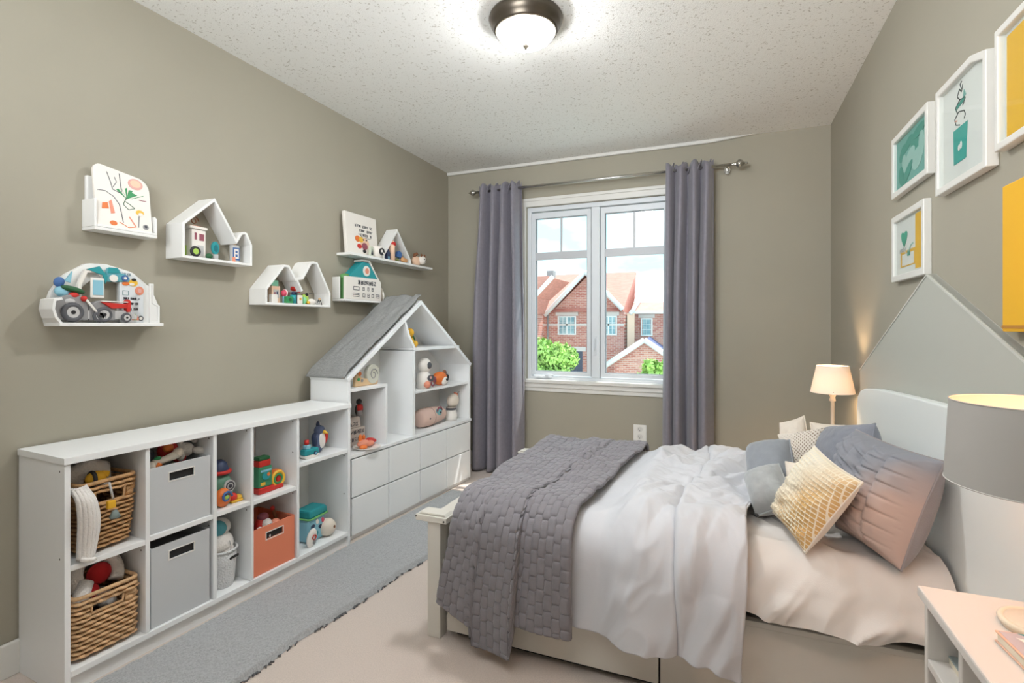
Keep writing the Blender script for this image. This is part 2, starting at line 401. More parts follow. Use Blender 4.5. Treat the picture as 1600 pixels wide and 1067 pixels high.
# window
win = thing('window_1', 'white vinyl double casement window between the grey curtains', 'window', (0, YB, 0))
del win['category']; win['kind'] = 'structure'
G = .05   # glass depth behind the wall face
fr = MB()
fr.ring([(WX0, WZ0), (WX1, WZ0), (WX1, WZ1), (WX0, WZ1)], [(WX0 + .035, WZ0 + .03), (WX1 - .035, WZ0 + .03), (WX1 - .035, WZ1 - .04), (WX0 + .035, WZ1 - .04)], .015, .12)
obj('window_frame', fr, VINYL, win, .004)
obj('mullion', MB().bb((-1.035, .018, WZ0 + .03), (-.965, .115, WZ1 - .04)), VINYL, win, .004)
for x0, x1 in ((-1.539, -1.077), (-.923, -.447)):
    s = MB()
    s.ring([(x0 - .036, .838), (x1 + .036, .838), (x1 + .036, 2.262), (x0 - .036, 2.262)], [(x0, .872), (x1, .872), (x1, 2.212), (x0, 2.212)], .028, .085)
    so = obj('sash', s, VINYL, win, .003)
    obj('gasket', MB().ring([(x0, .872), (x1, .872), (x1, 2.212), (x0, 2.212)], [(x0 + .004, .876), (x1 - .004, .876), (x1 - .004, 2.208), (x0 + .004, 2.208)], .036, .07), M('grey_gasket', (120, 122, 126), .6), so)
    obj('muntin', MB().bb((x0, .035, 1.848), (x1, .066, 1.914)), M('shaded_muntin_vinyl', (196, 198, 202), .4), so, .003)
    xm = (x0 + x1) / 2
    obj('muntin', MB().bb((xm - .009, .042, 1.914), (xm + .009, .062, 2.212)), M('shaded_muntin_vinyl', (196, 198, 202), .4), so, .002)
    for pa, pb in (((x0, 1.914), (xm - .009, 2.212)), ((xm + .009, 1.914), (x1, 2.212)), ((x0, .872), (x1, 1.848))):
        obj('pane', MB().bb((pa[0] + .003, .048, pa[1] + .003), (pb[0] - .003, .054, pb[1] - .003)), GLASS, so)
cs = MB()
cs.ring([(-1.665, .80), (-.325, .80), (-.325, 2.375), (-1.665, 2.375)], [(WX0 - .003, .80), (WX1 + .003, .80), (WX1 + .003, 2.313), (WX0 - .003, 2.313)], -.018, 0)
cs.bb((-1.68, -.03, 2.358), (-.31, 0, 2.384))
obj('casing', cs, TRIM, win, .004)
obj('window_sill', MB().bb((-1.69, -.045, .775), (-.30, .016, .806)), TRIM, win, .006)
ap = MB().bb((-1.665, -.026, .735), (-.325, 0, .775)).bb((-1.665, -.014, .70), (-.325, 0, .735))
obj('apron', ap, TRIM, win, .005)
ck = MB().box((-1.46, .01, .826), (.15, .035, .018)).tube([(-1.44, .0, .838), (-1.40, -.012, .846), (-1.36, -.014, .842)], .007)
obj('crank_handle', ck, VINYL, win, .004)
lk = MB().bb((-1.017, .008, 1.02), (-.993, .02, 1.18)).tube([(-1.005, .006, 1.16), (-1.005, -.014, 1.12), (-1.005, -.012, 1.06)], .006)
obj('lock_lever', lk, VINYL, win, .003)

# outlet
ox, oz = P(1000, 676, 'y', YB).x, P(1000, 676, 'y', YB).z
t = thing('wall_outlet', 'white double power outlet on the wall beneath the window', 'outlet', (ox, YB, oz))
obj('cover_plate', MB().bb((-.052, -.007, -.065), (.052, 0, .065)), C('plate_white', (240, 238, 232), .4), t, .003)
for dz in (.03, -.03):
    so = obj('socket', MB().disc(0, dz, .024, .02, -.009, -.006), C('socket_white', (226, 224, 218), .4), t)
    obj('slot', MB().bb((-.010, -.0098, dz - .006), (-.007, -.009, dz + .008)).bb((.007, -.0098, dz - .006), (.010, -.009, dz + .008)).disc(0, dz - .012, .003, .003, -.0098, -.009), DARK, so)

# ceiling lamp
lx, ly = -.852, 2.235
cl = thing('ceiling_lamp', 'flush ceiling lamp with ribbed alabaster dome and dark bronze rim', 'lamp', (lx, ly, H))
obj('rim', MB().lathe([(.05, 0), (.168, 0), (.172, -.012), (.165, -.03), (.158, -.044), (.147, -.058), (.146, -.066), (.138, -.068), (.134, -.06), (.13, -.03), (.05, -.01)], seg=48), BRONZE, cl)
obj('rim_ring', MB().tor((0, 0, -.067), .138, .004, axis='z', seg=48), M('pale_bronze', (176, 164, 146), .3, metal=.7), cl)
dv, df = [], []
NS, NR = 96, 14
for i in range(NR + 1):
    a = PI / 2 * i / NR
    for k in range(NS):
        th = 2 * PI * k / NS; rib = .0022 * math.sin(16 * (th + .9 * i / NR)) * math.cos(a) ** .6 * (1 if i < NR else 0)
        r = (.131 * math.cos(a) + rib) if i < NR else 0.002
        dv.append((r * math.cos(th), r * math.sin(th), -.066 - .066 * math.sin(a)))
for i in range(NR):
    for k in range(NS): q = (k + 1) % NS; df.append((i * NS + k, i * NS + q, (i + 1) * NS + q, (i + 1) * NS + k))
DOME = emit('lit_alabaster_glass', (246, 248, 250), 104)
obj('glass_dome', MB().add(dv, df, None, True), DOME, cl)
obj('finial', MB().lathe([(.002, -.128), (.016, -.13), (.017, -.134), (.009, -.14), (.007, -.148), (.001, -.152)], seg=20), BRONZE, cl)

# ------------------------------------------------------------------ outside: brick terrace, tree, ground
BRICK = M('red_brick', (196, 132, 118), .9)
nt = BRICK.node_tree; b = nt.nodes['Principled BSDF']
co = nt.nodes.new('ShaderNodeTexCoord'); sp = nt.nodes.new('ShaderNodeSeparateXYZ'); cm = nt.nodes.new('ShaderNodeCombineXYZ')
bt = nt.nodes.new('ShaderNodeTexBrick'); bt.inputs['Scale'].default_value = 1.0
bt.inputs['Brick Width'].default_value = .27; bt.inputs['Row Height'].default_value = .095; bt.inputs['Mortar Size'].default_value = .011
bt.inputs['Color1'].default_value = lin((188, 116, 104)); bt.inputs['Color2'].default_value = lin((216, 158, 142)); bt.inputs['Mortar'].default_value = lin((214, 190, 180)); bt.inputs['Bias'].default_value = -.2
nt.links.new(co.outputs['Object'], sp.inputs[0]); nt.links.new(sp.outputs['X'], cm.inputs['X']); nt.links.new(sp.outputs['Z'], cm.inputs['Y']); nt.links.new(cm.outputs[0], bt.inputs['Vector']); nt.links.new(bt.outputs['Color'], b.inputs['Base Color'])
SHING = M('red_roof_shingle', (206, 140, 126), .9, var=.1, vscale=3, stretch=(1, 1, 6))
NAVYROOF = M('slate_blue_shingle', (98, 104, 142), .85, var=.1, vscale=4)
FASCIA = M('white_fascia', (236, 238, 238), .6)
STONE = M('pale_stone_lintel', (222, 214, 210), .8)
HGLASS = M('house_window_glass', (120, 156, 168), .1, rgb2=(176, 200, 204), vscale=2.0)
DOORD = M('dark_garage_door', (84, 92, 112), .6)
LEAF = M('sunny_leaf', (168, 200, 104), .7, var=.35, vscale=2.5)
BARK = M('grey_bark', (118, 98, 80), .9)
struct('ground', MB().bb((-45, 6, -3.3), (35, 70, -3.2)), M('pale_bounce_ground', (214, 214, 204), .95, var=.15, vscale=.6))  # unseen from the room, paled to bounce sunlight up indoors

def house_window(par, x, z, wd, ht, y, cols):
    o = obj('window', MB().ring([(x, z), (x + wd, z), (x + wd, z + ht), (x, z + ht)], [(x + .07, z + .07), (x + wd - .07, z + .07), (x + wd - .07, z + ht - .07), (x + .07, z + ht - .07)], y - .06, y), FASCIA, par)
    cw = (wd - .14) / cols
    for k in range(cols):
        obj('pane', MB().bb((x + .07 + k * cw + .03, y - .02, z + .07), (x + .07 + (k + 1) * cw - .03, y, z + ht - .07)), HGLASS, o)
    mm = MB()
    for k in range(1, cols): mm.bb((x + .07 + k * cw - .04, y - .05, z + .07), (x + .07 + k * cw + .04, y, z + ht - .07))
    for k in range(cols):
        mm.bb((x + .07 + (k + .5) * cw - .012, y - .04, z + .07), (x + .07 + (k + .5) * cw + .012, y - .02, z + ht - .07))
        for q in (1, 2): mm.bb((x + .07 + k * cw, y - .04, z + .07 + (ht - .14) * q / 3 - .012), (x + .07 + (k + 1) * cw, y - .02, z + .07 + (ht - .14) * q / 3 + .012))
    obj('glazing_bar', mm, FASCIA, o)
    obj('lintel', MB().bb((x - .12, y - .08, z + ht + .02), (x + wd + .12, y, z + ht + .22)), STONE, o)

HY = 28.0
hA = thing('brick_townhouse', 'red brick townhouse with front gable seen through the left window panes', 'house', (0, HY, 0))
obj('wall', MB().prism([(-10.6, -3.2), (-5.0, -3.2), (-5.0, 2.05), (-7.05, 4.0), (-9.1, 2.05), (-10.6, 2.05)], 0, 6), BRICK, hA)
obj('roof', MB().add([(-10.7, -.35, 2.05), (-5.0, -.35, 2.05), (-5.0, 4.3, 4.6), (-10.7, 4.3, 4.6), (-5.0, 8.6, 2.05), (-10.7, 8.6, 2.05)], [(0, 1, 2, 3), (3, 2, 4, 5), (0, 3, 5), (1, 4, 2)]), SHING, hA)
obj('gable_roof', MB().add([(-9.3, -.4, 1.9), (-7.05, -.4, 4.18), (-5.0, -.4, 2.1), (-9.3, 3.5, 1.9), (-7.05, 3.8, 4.18), (-5.0, 3.5, 2.1)], [(0, 1, 4, 3), (1, 2, 5, 4)]), SHING, hA)
for a, c in (((-9.4, 1.86), (-7.05, 4.22)), ((-5.0, 2.14), (-7.05, 4.22))):
    obj('barge_board', MB().tube([(a[0], -.42, a[1]), (c[0], -.42, c[1])], .13, seg=4), FASCIA, hA)
obj('eaves_gutter', MB().bb((-10.6, -.42, 1.98), (-9.1, -.30, 2.12)), FASCIA, hA)
obj('string_course', MB().bb((-10.6, -.05, 1.28), (-5.0, 0, 1.38)), STONE, hA)
obj('downpipe', MB().cyl((-9.3, -.1, 2.0), (-9.3, -.1, -3.2), .05, seg=8), GREY, hA)
house_window(hA, -8.72, .76, 1.06, 1.06, 0, 2)
house_window(hA, -6.3, .76, .92, 1.06, 0, 2)
o = obj('garage_door', MB().bb((-8.05, -.03, -2.6), (-7.3, .02, -.15)), DOORD, hA)
obj('lintel', MB().bb((-8.25, -.08, -.15), (-7.1, 0, .1)), STONE, hA)
hB = thing('brick_townhouse', 'red brick townhouse with slate blue porch roof seen through the right panes', 'house', (0, HY + .6, 0))
obj('wall', MB().bb((-4.95, 0, -3.2), (4, 6, 2.0)), BRICK, hB)
obj('roof', MB().add([(-4.7, -.4, 2.02), (4, -.4, 2.02), (4, 4.2, 4.35), (-4.7, 4.2, 4.35), (4, 8.4, 2), (-4.7, 8.4, 2)], [(0, 1, 2, 3), (3, 2, 4, 5), (0, 3, 5), (1, 4, 2)]), M('pale_red_shingle', (210, 154, 142), .9, var=.08, vscale=3), hB)
obj('eaves_gutter', MB().bb((-4.75, -.5, 1.92), (4, -.38, 2.06)), FASCIA, hB)
obj('barge_board', MB().tube([(-4.62, -.75, 1.95), (-3.9, 4.1, 4.3)], .13, seg=4), FASCIA, hB)
obj('corner_pilaster', MB().bb((-4.84, -.62, -3.2), (-4.45, -.5, 1.95)), M('peach_stone', (236, 200, 176), .8), hB)
obj('downpipe', MB().cyl((-4.5, -.55, 2.0), (-4.5, -.55, -3.2), .05, seg=8), GREY, hB)
house_window(hB, -4.2, .72, .62, .96, 0, 1)
pw = obj('porch_wall', MB().prism([(-5.15, -3.2), (-2.1, -3.2), (-2.1, -.62), (-3.62, .45), (-5.15, -.62)], -2.6, -.68), BRICK, hB)
obj('porch_roof', MB().add([(-5.5, -2.85, -.72), (-3.62, -2.85, .56), (-1.75, -2.85, -.72), (-5.3, -.72, -.55), (-3.62, -.72, .72), (-1.95, -.72, -.55)], [(0, 1, 4, 3), (1, 2, 5, 4)]), NAVYROOF, hB)
for a in (-5.55, -1.7): obj('porch_barge_board', MB().tube([(a, -2.86, -.74), (-3.62, -2.86, .58)], .13, seg=4), FASCIA, hB)
hC = thing('brick_townhouse', 'townhouse end with chimney behind the left window frame', 'house', (0, 24.0, 0))
obj('wall', MB().bb((-14, .2, -3.2), (-9.3, 3, 2.0)), BRICK, hC)
obj('roof', MB().prism([(-14, 1.9), (-9.2, 1.9), (-8.9, 2.65), (-7.75, 3.62), (-8.0, 3.72), (-14, 3.72)], 0, 3.0), SHING, hC)
obj('barge_board', MB().tube([(-8.75, -.1, 2.62), (-7.70, -.1, 3.66)], .11, seg=4), FASCIA, hC)
obj('chimney', MB().bb((-8.45, 1.2, 3.74), (-8.1, 1.6, 4.1)), GREY, hC)

def leafy(name, label, loc, r, n, seed, trunk):
    rg = random.Random(seed); t = thing(name, label, 'tree', loc); mb = MB()
    lobes = [(Vector((rg.uniform(-.6, .6) * r[0], rg.uniform(-.5, .5) * r[1], rg.uniform(-.55, .6) * r[2])), rg.uniform(.35, .55)) for _ in range(14)]
    for _ in range(n):
        c, q = rg.choice(lobes); d = Vector((rg.gauss(0, 1), rg.gauss(0, 1), rg.gauss(0, 1))).normalized()
        p = c + Vector((d.x * r[0], d.y * r[1], d.z * r[2])) * q * rg.uniform(.6, 1.05)
        a = Vector((rg.gauss(0, 1), rg.gauss(0, 1), rg.gauss(0, 1))).normalized(); u = a.cross(d).normalized() * rg.uniform(.05, .09); a = a * rg.uniform(.07, .13)
        mb.add([p - a, p + u, p + a, p - u], [(0, 1, 2, 3)])
    f = obj('foliage', mb, LEAF, t, recalc=False, kind='stuff')
    obj('trunk', MB().tube([(0, 0, -loc[2] - 3.2), (.05, 0, -r[2] * .5), (0, .05, r[2] * .3)], [trunk, trunk * .8, trunk * .3]), BARK, t)
tp = P(858, 560, 'y', 21)
leafy('leafy_tree', 'bright green leafy tree in front of the brick houses, lower left pane', (tp.x + .1, 21, tp.z - .2), (1.25, 1.0, 1.1), 5200, 3, .09)
tp = P(1030, 575, 'y', 21)
leafy('leafy_bush', 'small green bush below the slate blue porch, lower right pane', (tp.x, 21, tp.z - .25), (.75, .6, .55), 2000, 5, .05)

# ------------------------------------------------------------------ curtains and rod
RY, RZ = 4.115, 2.455
rod = thing('curtain_rod', 'slim nickel curtain rod with fluted finial above the window', 'curtain rod', (0, RY, RZ))
obj('pole', MB().cyl((-2.05, 0, 0), (.075, 0, 0), .011, m=None), CHROME, rod)
obj('finial', MB().lathe([(.003, .16), (.008, .155), (.010, .146), (.007, .140), (.014, .134), (.027, .118), (.033, .103), (.030, .092), (.018, .082), (.012, .078), (.016, .072), (.012, .066), (.011, .05)], axis='x', seg=20), CHROME, rod)
obj('finial', MB().lathe([(.003, -2.115), (.010, -2.10), (.024, -2.085), (.028, -2.07), (.020, -2.055), (.011, -2.045)], axis='x', seg=20), CHROME, rod)
for bx in (-2.0, .02):
    obj('bracket', MB().cyl((bx, 0, 0), (bx, .105, -.01), .007, seg=8).disc(bx, -.01, .022, .03, .105, .119), CHROME, rod)

def curtain(label, x0t, x1t, x0b, x1b, folds, amp, seed, loops):
    nu, nv = 170, 70
    u = np.linspace(0, 1, nu)[:, None] * np.ones((1, nv)); v = np.ones((nu, 1)) * np.linspace(0, 1, nv)[None, :]
    pinch = np.exp(-v * 16)
    uu = u + .035 * np.sin(2 * PI * u * 2 + seed) * sstep(0, .4, v)
    ph = 2 * PI * folds * uu + .5 * (fbm(u * 3, v * 1.5, seed) - .5) + seed
    prof = np.sign(np.sin(ph)) * np.abs(np.sin(ph)) ** .9
    A = amp * (.75 + .5 * vnoise(u * folds * 1.0 + .3, v * .6, seed + 3)) * (1 - .25 * pinch) * (.8 + .35 * v)
    y = RY + A * prof - .01 + .006 * (fbm(u * 14, v * 9, seed + 9) - .5) * 2 + .012 * np.sin(ph * 2 + 1.3) * (.3 + v * .7)
    xa = x0t + (x0b - x0t) * sstep(0, .5, v); xc = x1t + (x1b - x1t) * sstep(0, .5, v)
    x = xa + (xc - xa) * u + .012 * np.cos(ph) * (.4 + v)
    ztop = 2.50 + .016 * np.cos(2 * PI * loops * u) - .012 * (1 - np.cos(ph)) * .5
    z = ztop + (0.008 + .01 * np.abs(np.sin(ph * .5)) - ztop) * v
    o = grid_mesh('curtain', x, np.minimum(y, 4.195), z, CURT, thick=.004)
    tag(o, label, 'curtain', 'pair of grey curtains')
    for k in range(loops):
        uk = (k + .5) / loops; xk = x0t + (x1t - x0t) * uk
        lp = MB(); lp.tube([(xk + .012 * math.sin(a), RY + .021 * math.cos(a), RZ + .012 + .034 * math.sin(a)) for a in [2 * PI * q / 14 for q in range(14)]], .004, seg=6, closed=True, flat=5)
        obj('tab_loop', lp, CURT, o)
    hem = MB().tube([(float(x[i, -3]), float(min(y[i, -3], 4.195)) - .003, float(z[i, -3]) + .05) for i in range(0, nu, 3)], .0018, seg=5)
    obj('hem_stitching', hem, M('pale_purple_thread', (140, 132, 142), .8), o)
curtain('grey curtain hanging left of the window next to the house cabinet', -2.02, -1.61, -2.07, -1.585, 4.2, .066, 1, 6)
curtain('grey curtain hanging right of the window near the bed', -.405, -.075, -.42, -.085, 3.6, .066, 4, 5)

# ------------------------------------------------------------------ cube shelf
A1, B1 = (-2.075, 1.04), (-2.0, 2.42)
ang1 = math.atan2(B1[1] - A1[1], B1[0] - A1[0])
L1, D1, Z1 = 1.362, .318, .82
cubes = thing('cube_shelf', 'long low white cube shelf along the left wall holding baskets and toys', 'shelf', (A1[0], A1[1], 0), ang1)
def U1(px, off): return PV(px, 700, A1, B1, off)[0]
def T1(u, y, z): c_, s_ = math.cos(ang1), math.sin(ang1); return (A1[0] + c_ * u - s_ * y, A1[1] + s_ * u + c_ * y, z)
tk = .018
obj('top_panel', MB().bb((-.004, -.006, Z1 - .024), (L1 + .004, D1, Z1)), WHITE, cubes, .0015)
for a, c in ((0, tk), (L1 - tk, L1)):
    obj('end_panel', MB().bb((a, 0, 0), (c, D1, Z1 - .0245)), WHITE, cubes, .0015)
DIV = (.266, .540, .722, .988)
for d in DIV: obj('divider', MB().bb((d - .008, .001, .083), (d + .008, D1 - .01, Z1 - .0245)), WHITE, cubes, .0015)
obj('bottom_panel', MB().bb((tk + .0005, 0, .06), (L1 - tk - .0005, D1 - .01, .082)), WHITE, cubes, .0015)
obj('plinth', MB().bb((tk + .0005, .018, 0), (L1 - tk - .0005, .036, .0595)), WHITE, cubes)
obj('back_panel', MB().bb((tk + .0005, D1 - .009, .06), (L1 - tk - .0005, D1 - .002, Z1 - .025)), WHITE_IN, cubes)
SH = ((tk, DIV[0] - .008, .445), (DIV[0] + .008, DIV[1] - .008, .452), (DIV[1] + .008, DIV[2] - .008, .455), (DIV[2] + .008, DIV[3] - .008, .450), (DIV[3] + .008, L1 - tk, .560))
for a, c, z in SH: obj('inner_shelf', MB().bb((a + .0005, .002, z - .02), (c - .0005, D1 - .0095, z)), WHITE, cubes, .0015)
sc_ = MB()
for u_, yy, z_ in ((-.0008, .03, .77), (-.0008, .03, .47)):
    sc_.add([(u_, yy + .004 * math.cos(a), z_ + .004 * math.sin(a)) for a in [2 * PI * k / 8 for k in range(8)]], [tuple(range(8))])
for d, z_ in ((DIV[0], .40), (DIV[1], .40), (DIV[1], .78), (DIV[2], .41), (DIV[2], .78), (DIV[3], .41), (DIV[3], .62), (DIV[3], .78), (L1 - tk / 2 - .001, .52), (L1 - tk / 2 - .001, .30)):
    sc_.add([(d - .0088, .03 + .004 * math.cos(a), z_ + .004 * math.sin(a)) for a in [2 * PI * k / 8 for k in range(8)]], [tuple(range(8))])
obj('screw_caps', sc_, SCREW, cubes, recalc=False)

def rrect(hx, hy, r, n):
    """rounded rectangle outline, n points per side and corner arcs, with outward normals"""
    pts = []
    for cx, cy, a0 in ((hx - r, hy - r, 0), (-hx + r, hy - r, 90), (-hx + r, -hy + r, 180), (hx - r, -hy + r, 270)):
        for k in range(5): a = math.radians(a0 + 90 * k / 4); pts.append((cx + r * math.cos(a), cy + r * math.sin(a)))
    out = []
    for i in range(len(pts)):
        p, q = Vector(pts[i]), Vector(pts[(i + 1) % len(pts)]); m_ = max(1, int((q - p).length / n))
        for k in range(m_): out.append(p.lerp(q, k / m_))
    return out
def basket(label, loc, rotz, wt, dt, wb, db, h, mat, rows, group):
    t = thing('wicker_basket', label, 'basket', loc, rotz, group); side = MB()
    for r in range(rows):
        f = (r + .5) / rows; z = .008 + f * (h - .02); hx, hy = (wb + (wt - wb) * f) / 2, (db + (dt - db) * f) / 2
        pts = rrect(hx, hy, .022, .011); N = len(pts); P3 = []; runs = [[]]
        for i, p in enumerate(pts):
            a, c = pts[i - 1], pts[(i + 1) % N]; tn = (c - a).normalized(); nr = Vector((tn.y, -tn.x))
            off = .0042 * math.sin(PI * i / 2.0 + PI * r) if True else 0
            q = p + nr * off
            hole = abs(p.x) < .048 and p.y < 0 and abs(p.y) > hy - .03 and .70 < f < .86
            if hole:
                if runs[-1]: runs.append([])
            else: runs[-1].append((q.x, q.y, z + .0016 * math.sin(PI * i / 2.0 + PI * r + 1)))
        if len(runs) == 1: side.tube(runs[0], h / rows * .60, None, 6, closed=True, flat=.55)
        else:
            runs = [runs[-1] + runs[0]] + runs[1:-1] if len(runs) > 1 else runs
            for rr in runs:
                if len(rr) > 1: side.tube(rr, h / rows * .60, None, 6, flat=.55)
    obj('woven_side', side, mat, t, kind='stuff', recalc=False)
    inn = MB(); lo, hi = rrect(wb / 2 - .010, db / 2 - .010, .018, .03), None
    k = len(lo); vs = [(p.x, p.y, .006) for p in lo] + [(p.x * (wt - .02) / (wb - .02), p.y * (dt - .02) / (db - .02), h * .69) for p in lo] 
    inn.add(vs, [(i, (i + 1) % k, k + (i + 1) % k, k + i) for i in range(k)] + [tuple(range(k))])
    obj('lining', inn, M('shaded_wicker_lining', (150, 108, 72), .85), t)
    obj('rim', MB().tube([(p.x, p.y, h) for p in rrect(wt / 2, dt / 2, .025, .02)], .0075, None, 8, closed=True), mat, t)
    ob = MB(); ob.tube([(-.052, -dt / 2 + .002, h * .87), (-.05, -dt / 2 + .004, h * .69), (.05, -dt / 2 + .004, h * .69), (.052, -dt / 2 + .002, h * .87)], .006)
    obj('handle_binding', ob, mat, t)
    return t
gb = 'wicker baskets in the first column'
basket('honey wicker basket on the upper shelf with white plush and yellow toy', T1(.142, .140, .4475), ang1 + math.radians(6), .190, .215, .158, .185, .255, WICKER, 15, gb)
basket('light wicker basket on the bottom shelf holding white and red plush', T1(.141, .135, .0845), ang1, .204, .225, .198, .21, .225, WICKER_L, 13, gb)

def bin_box(name, label, u0, u1, z0, h, mat, slot=(.05, .016), gap=.012, lean=0, group=None, depth=.27):
    t = thing(name, label, 'storage bin', T1((u0 + u1) / 2, .012, z0), ang1, group, rot=(math.radians(lean), 0, ang1))
    w2 = (u1 - u0) / 2 - gap; th = .006
    sx, sz = slot; zc = h - .05
    f = MB().ring([(-w2, 0), (w2, 0), (w2, h), (-w2, h)], [(-sx, zc - sz), (sx, zc - sz), (sx, zc + sz), (-sx, zc + sz)], 0, th)
    obj('front_panel', f, mat, t, .001)
    b_ = MB().bb((-w2, th, 0), (-w2 + th, depth, h)).bb((w2 - th, th, 0), (w2, depth, h)).bb((-w2 + th, depth - th, 0), (w2 - th, depth, h)).bb((-w2 + th, th, 0), (w2 - th, depth - th, th))
    obj('side_panels', b_, mat, t, .001)
    obj('slot_rim', MB().ring([(-sx - .004, zc - sz - .004), (sx + .004, zc - sz - .004), (sx + .004, zc + sz + .004), (-sx - .004, zc + sz + .004)], [(-sx, zc - sz), (sx, zc - sz), (sx, zc + sz), (-sx, zc + sz)], -.0015, 0), M('pale_slot_rim', (236, 232, 226), .5), t)
    obj('slot_backing', MB().bb((-sx - .005, th + .001, zc - sz - .005), (sx + .005, th + .004, zc + sz + .005)), DARK, t)
    return t
gw = 'white storage bins in the second column'
bin_box('fabric_bin', 'white storage bin in the second column upper shelf, toys heaped on top', DIV[0] + .008, DIV[1] - .008, .453, .258, BIN, gap=.006, group=gw)
bin_box('fabric_bin', 'white storage bin on the bottom shelf of the second column', DIV[0] + .008, DIV[1] - .008, .083, .312, BIN, gap=.010, group=gw)
bin_box('fabric_bin', 'salmon orange storage bin on the bottom shelf with toys inside', DIV[2] + .008, DIV[3] - .008, .083, .222, BINO, slot=(.048, .016), gap=.006)

# ------------------------------------------------------------------ house-shaped cabinet
A2, B2 = (-2.04, 2.335), (-1.935, 3.82)
ang2 = math.atan2(B2[1] - A2[1], B2[0] - A2[0])
def U2(px, off): return PV(px, 700, A2, B2, off)[0]
def T2(u, y, z): c_, s_ = math.cos(ang2), math.sin(ang2); return (A2[0] + c_ * u - s_ * y, A2[1] + s_ * u + c_ * y, z)
hc = thing('house_cabinet', 'white house-shaped cabinet with grey cloth roof and eight drawers by the window', 'cabinet', (A2[0], A2[1], 0), ang2)
ua, ub, uc, ze, zp, D2 = .085, 1.468, .792, .965, 1.45, .305
# drawer base
obj('base_panel', MB().bb((ua, .014, 0), (ub, D2, .022)), WHITE, hc, .001)
obj('base_side', MB().bb((ua, 0, .022), (ua + .018, D2, .488)), WHITE, hc, .001)
obj('base_side', MB().bb((ub - .018, 0, .022), (ub, D2, .488)), WHITE, hc, .001)
obj('deck', MB().bb((ua - .004, -.008, .488), (ub + .004, D2, .508)), WHITE, hc, .002)
obj('base_back', MB().bb((ua + .018, .03, .022), (ub - .018, .04, .488)), M('drawer_gap_grey', (150, 150, 150), .7), hc)
cols_ = [ua + .022 + k * (ub - ua - .044) / 4 for k in range(5)]
for k in range(4):
    for z0, z1 in ((.030, .248), (.256, .480)):
        d = obj('drawer', MB().bb((cols_[k] + .004, -.006, z0), (cols_[k + 1] - .004, .028, z1)), WHITE, hc, .003)
# upper house
def roof_z(u): return ze + (zp - ze) * (1 - abs(u - uc) / ((uc - ua) if u < uc else (ub - uc)))
obj('left_side', MB().bb((ua, 0, .509), (ua + .02, D2, ze)), WHITE, hc, .001)
obj('right_side', MB().bb((ub - .02, 0, .509), (ub, D2, ze)), WHITE, hc, .001)
rf = MB().strip([(ub + .012, ze - .006), (uc, zp), (ua - .012, ze - .006)], .024, -.004, D2)
obj('gable_roof', rf, WHITE, hc, .001)
inner = [(ua + .02, .509), (ub - .02, .509), (ub - .02, ze - .005), (uc, zp - .006), (ua + .02, ze - .005)]
obj('back_panel', MB().prism(inner, D2 - .012, D2 - .004), WHITE_IN, hc)
obj('upright', MB().bb((.418, .002, .509), (.436, D2 - .012, .878)), WHITE, hc, .001)
obj('inner_shelf', MB().bb((ua + .02, .002, .878), (.436, D2 - .012, .896)), WHITE, hc, .001)
obj('upright', MB().bb((.700, .002, .509), (.728, D2 - .012, 1.095)), WHITE, hc, .001)
obj('inner_shelf', MB().bb((.7285, .002, 1.095), (1.298, D2 - .012, 1.115)), WHITE, hc, .001)
obj('inner_roof', MB().strip([(.728, 1.095), (.738, 1.115), (.672, 1.205), (.628, 1.31)], .02, .004, D2 - .012), WHITE, hc, .001)
obj('inner_shelf', MB().bb((.7285, .012, .795), (ub - .02, D2 - .012, .811)), WHITE, hc, .001)
obj('cable_hook', MB().tube([(.80, .20, 1.06), (.80, .17, 1.06), (.80, .155, 1.035)], .012).bb((.74, .27, .90), (.78, .315, 1.06)), GREY, hc)
obj('peak_hole', MB().disc(uc + .05, zp - .105, .012, .014, D2 - .0135, D2 - .012), DGREY, hc)
# grey cloth over the left slope
nu, nv = 60, 40
s_ = np.linspace(-.03, 1.0, nu)[:, None] * np.ones((1, nv)); d_ = np.ones((nu, 1)) * np.linspace(-.002, D2 - .002, nv)[None, :]
ux = ua - .012 + (uc - ua + .012) * s_; zz = ze + (zp - ze) * s_ + .028
wv = .009 * ridge(s_ * 5 + d_ * 3, d_ * 14, 5) + .009 * (fbm(s_ * 9, d_ * 18, 2) - .5)
edge = sstep(0, .06, s_ + .03)
zz = zz + wv * edge - .018 * (1 - edge)
o = grid_mesh('roof_cloth', ux, d_, zz + .002, ROOFCLOTH, hc, thick=.008, thick_off=1)
st = MB()
for q in (.09, .14): st.tube([(ua - .012 + (uc - ua + .012) * q, yy, ze + (zp - ze) * q + .036) for yy in np.linspace(0, D2, 12)], .0016, seg=5)
obj('roof_seam', st, M('dark_grey_thread', (108, 109, 110), .9), hc)

# ------------------------------------------------------------------ wall shelves on the left wall (front faces local -Y)
RZ90 = PI / 2
def LW(y, z, off=0.0): return (XL + off, y, z)

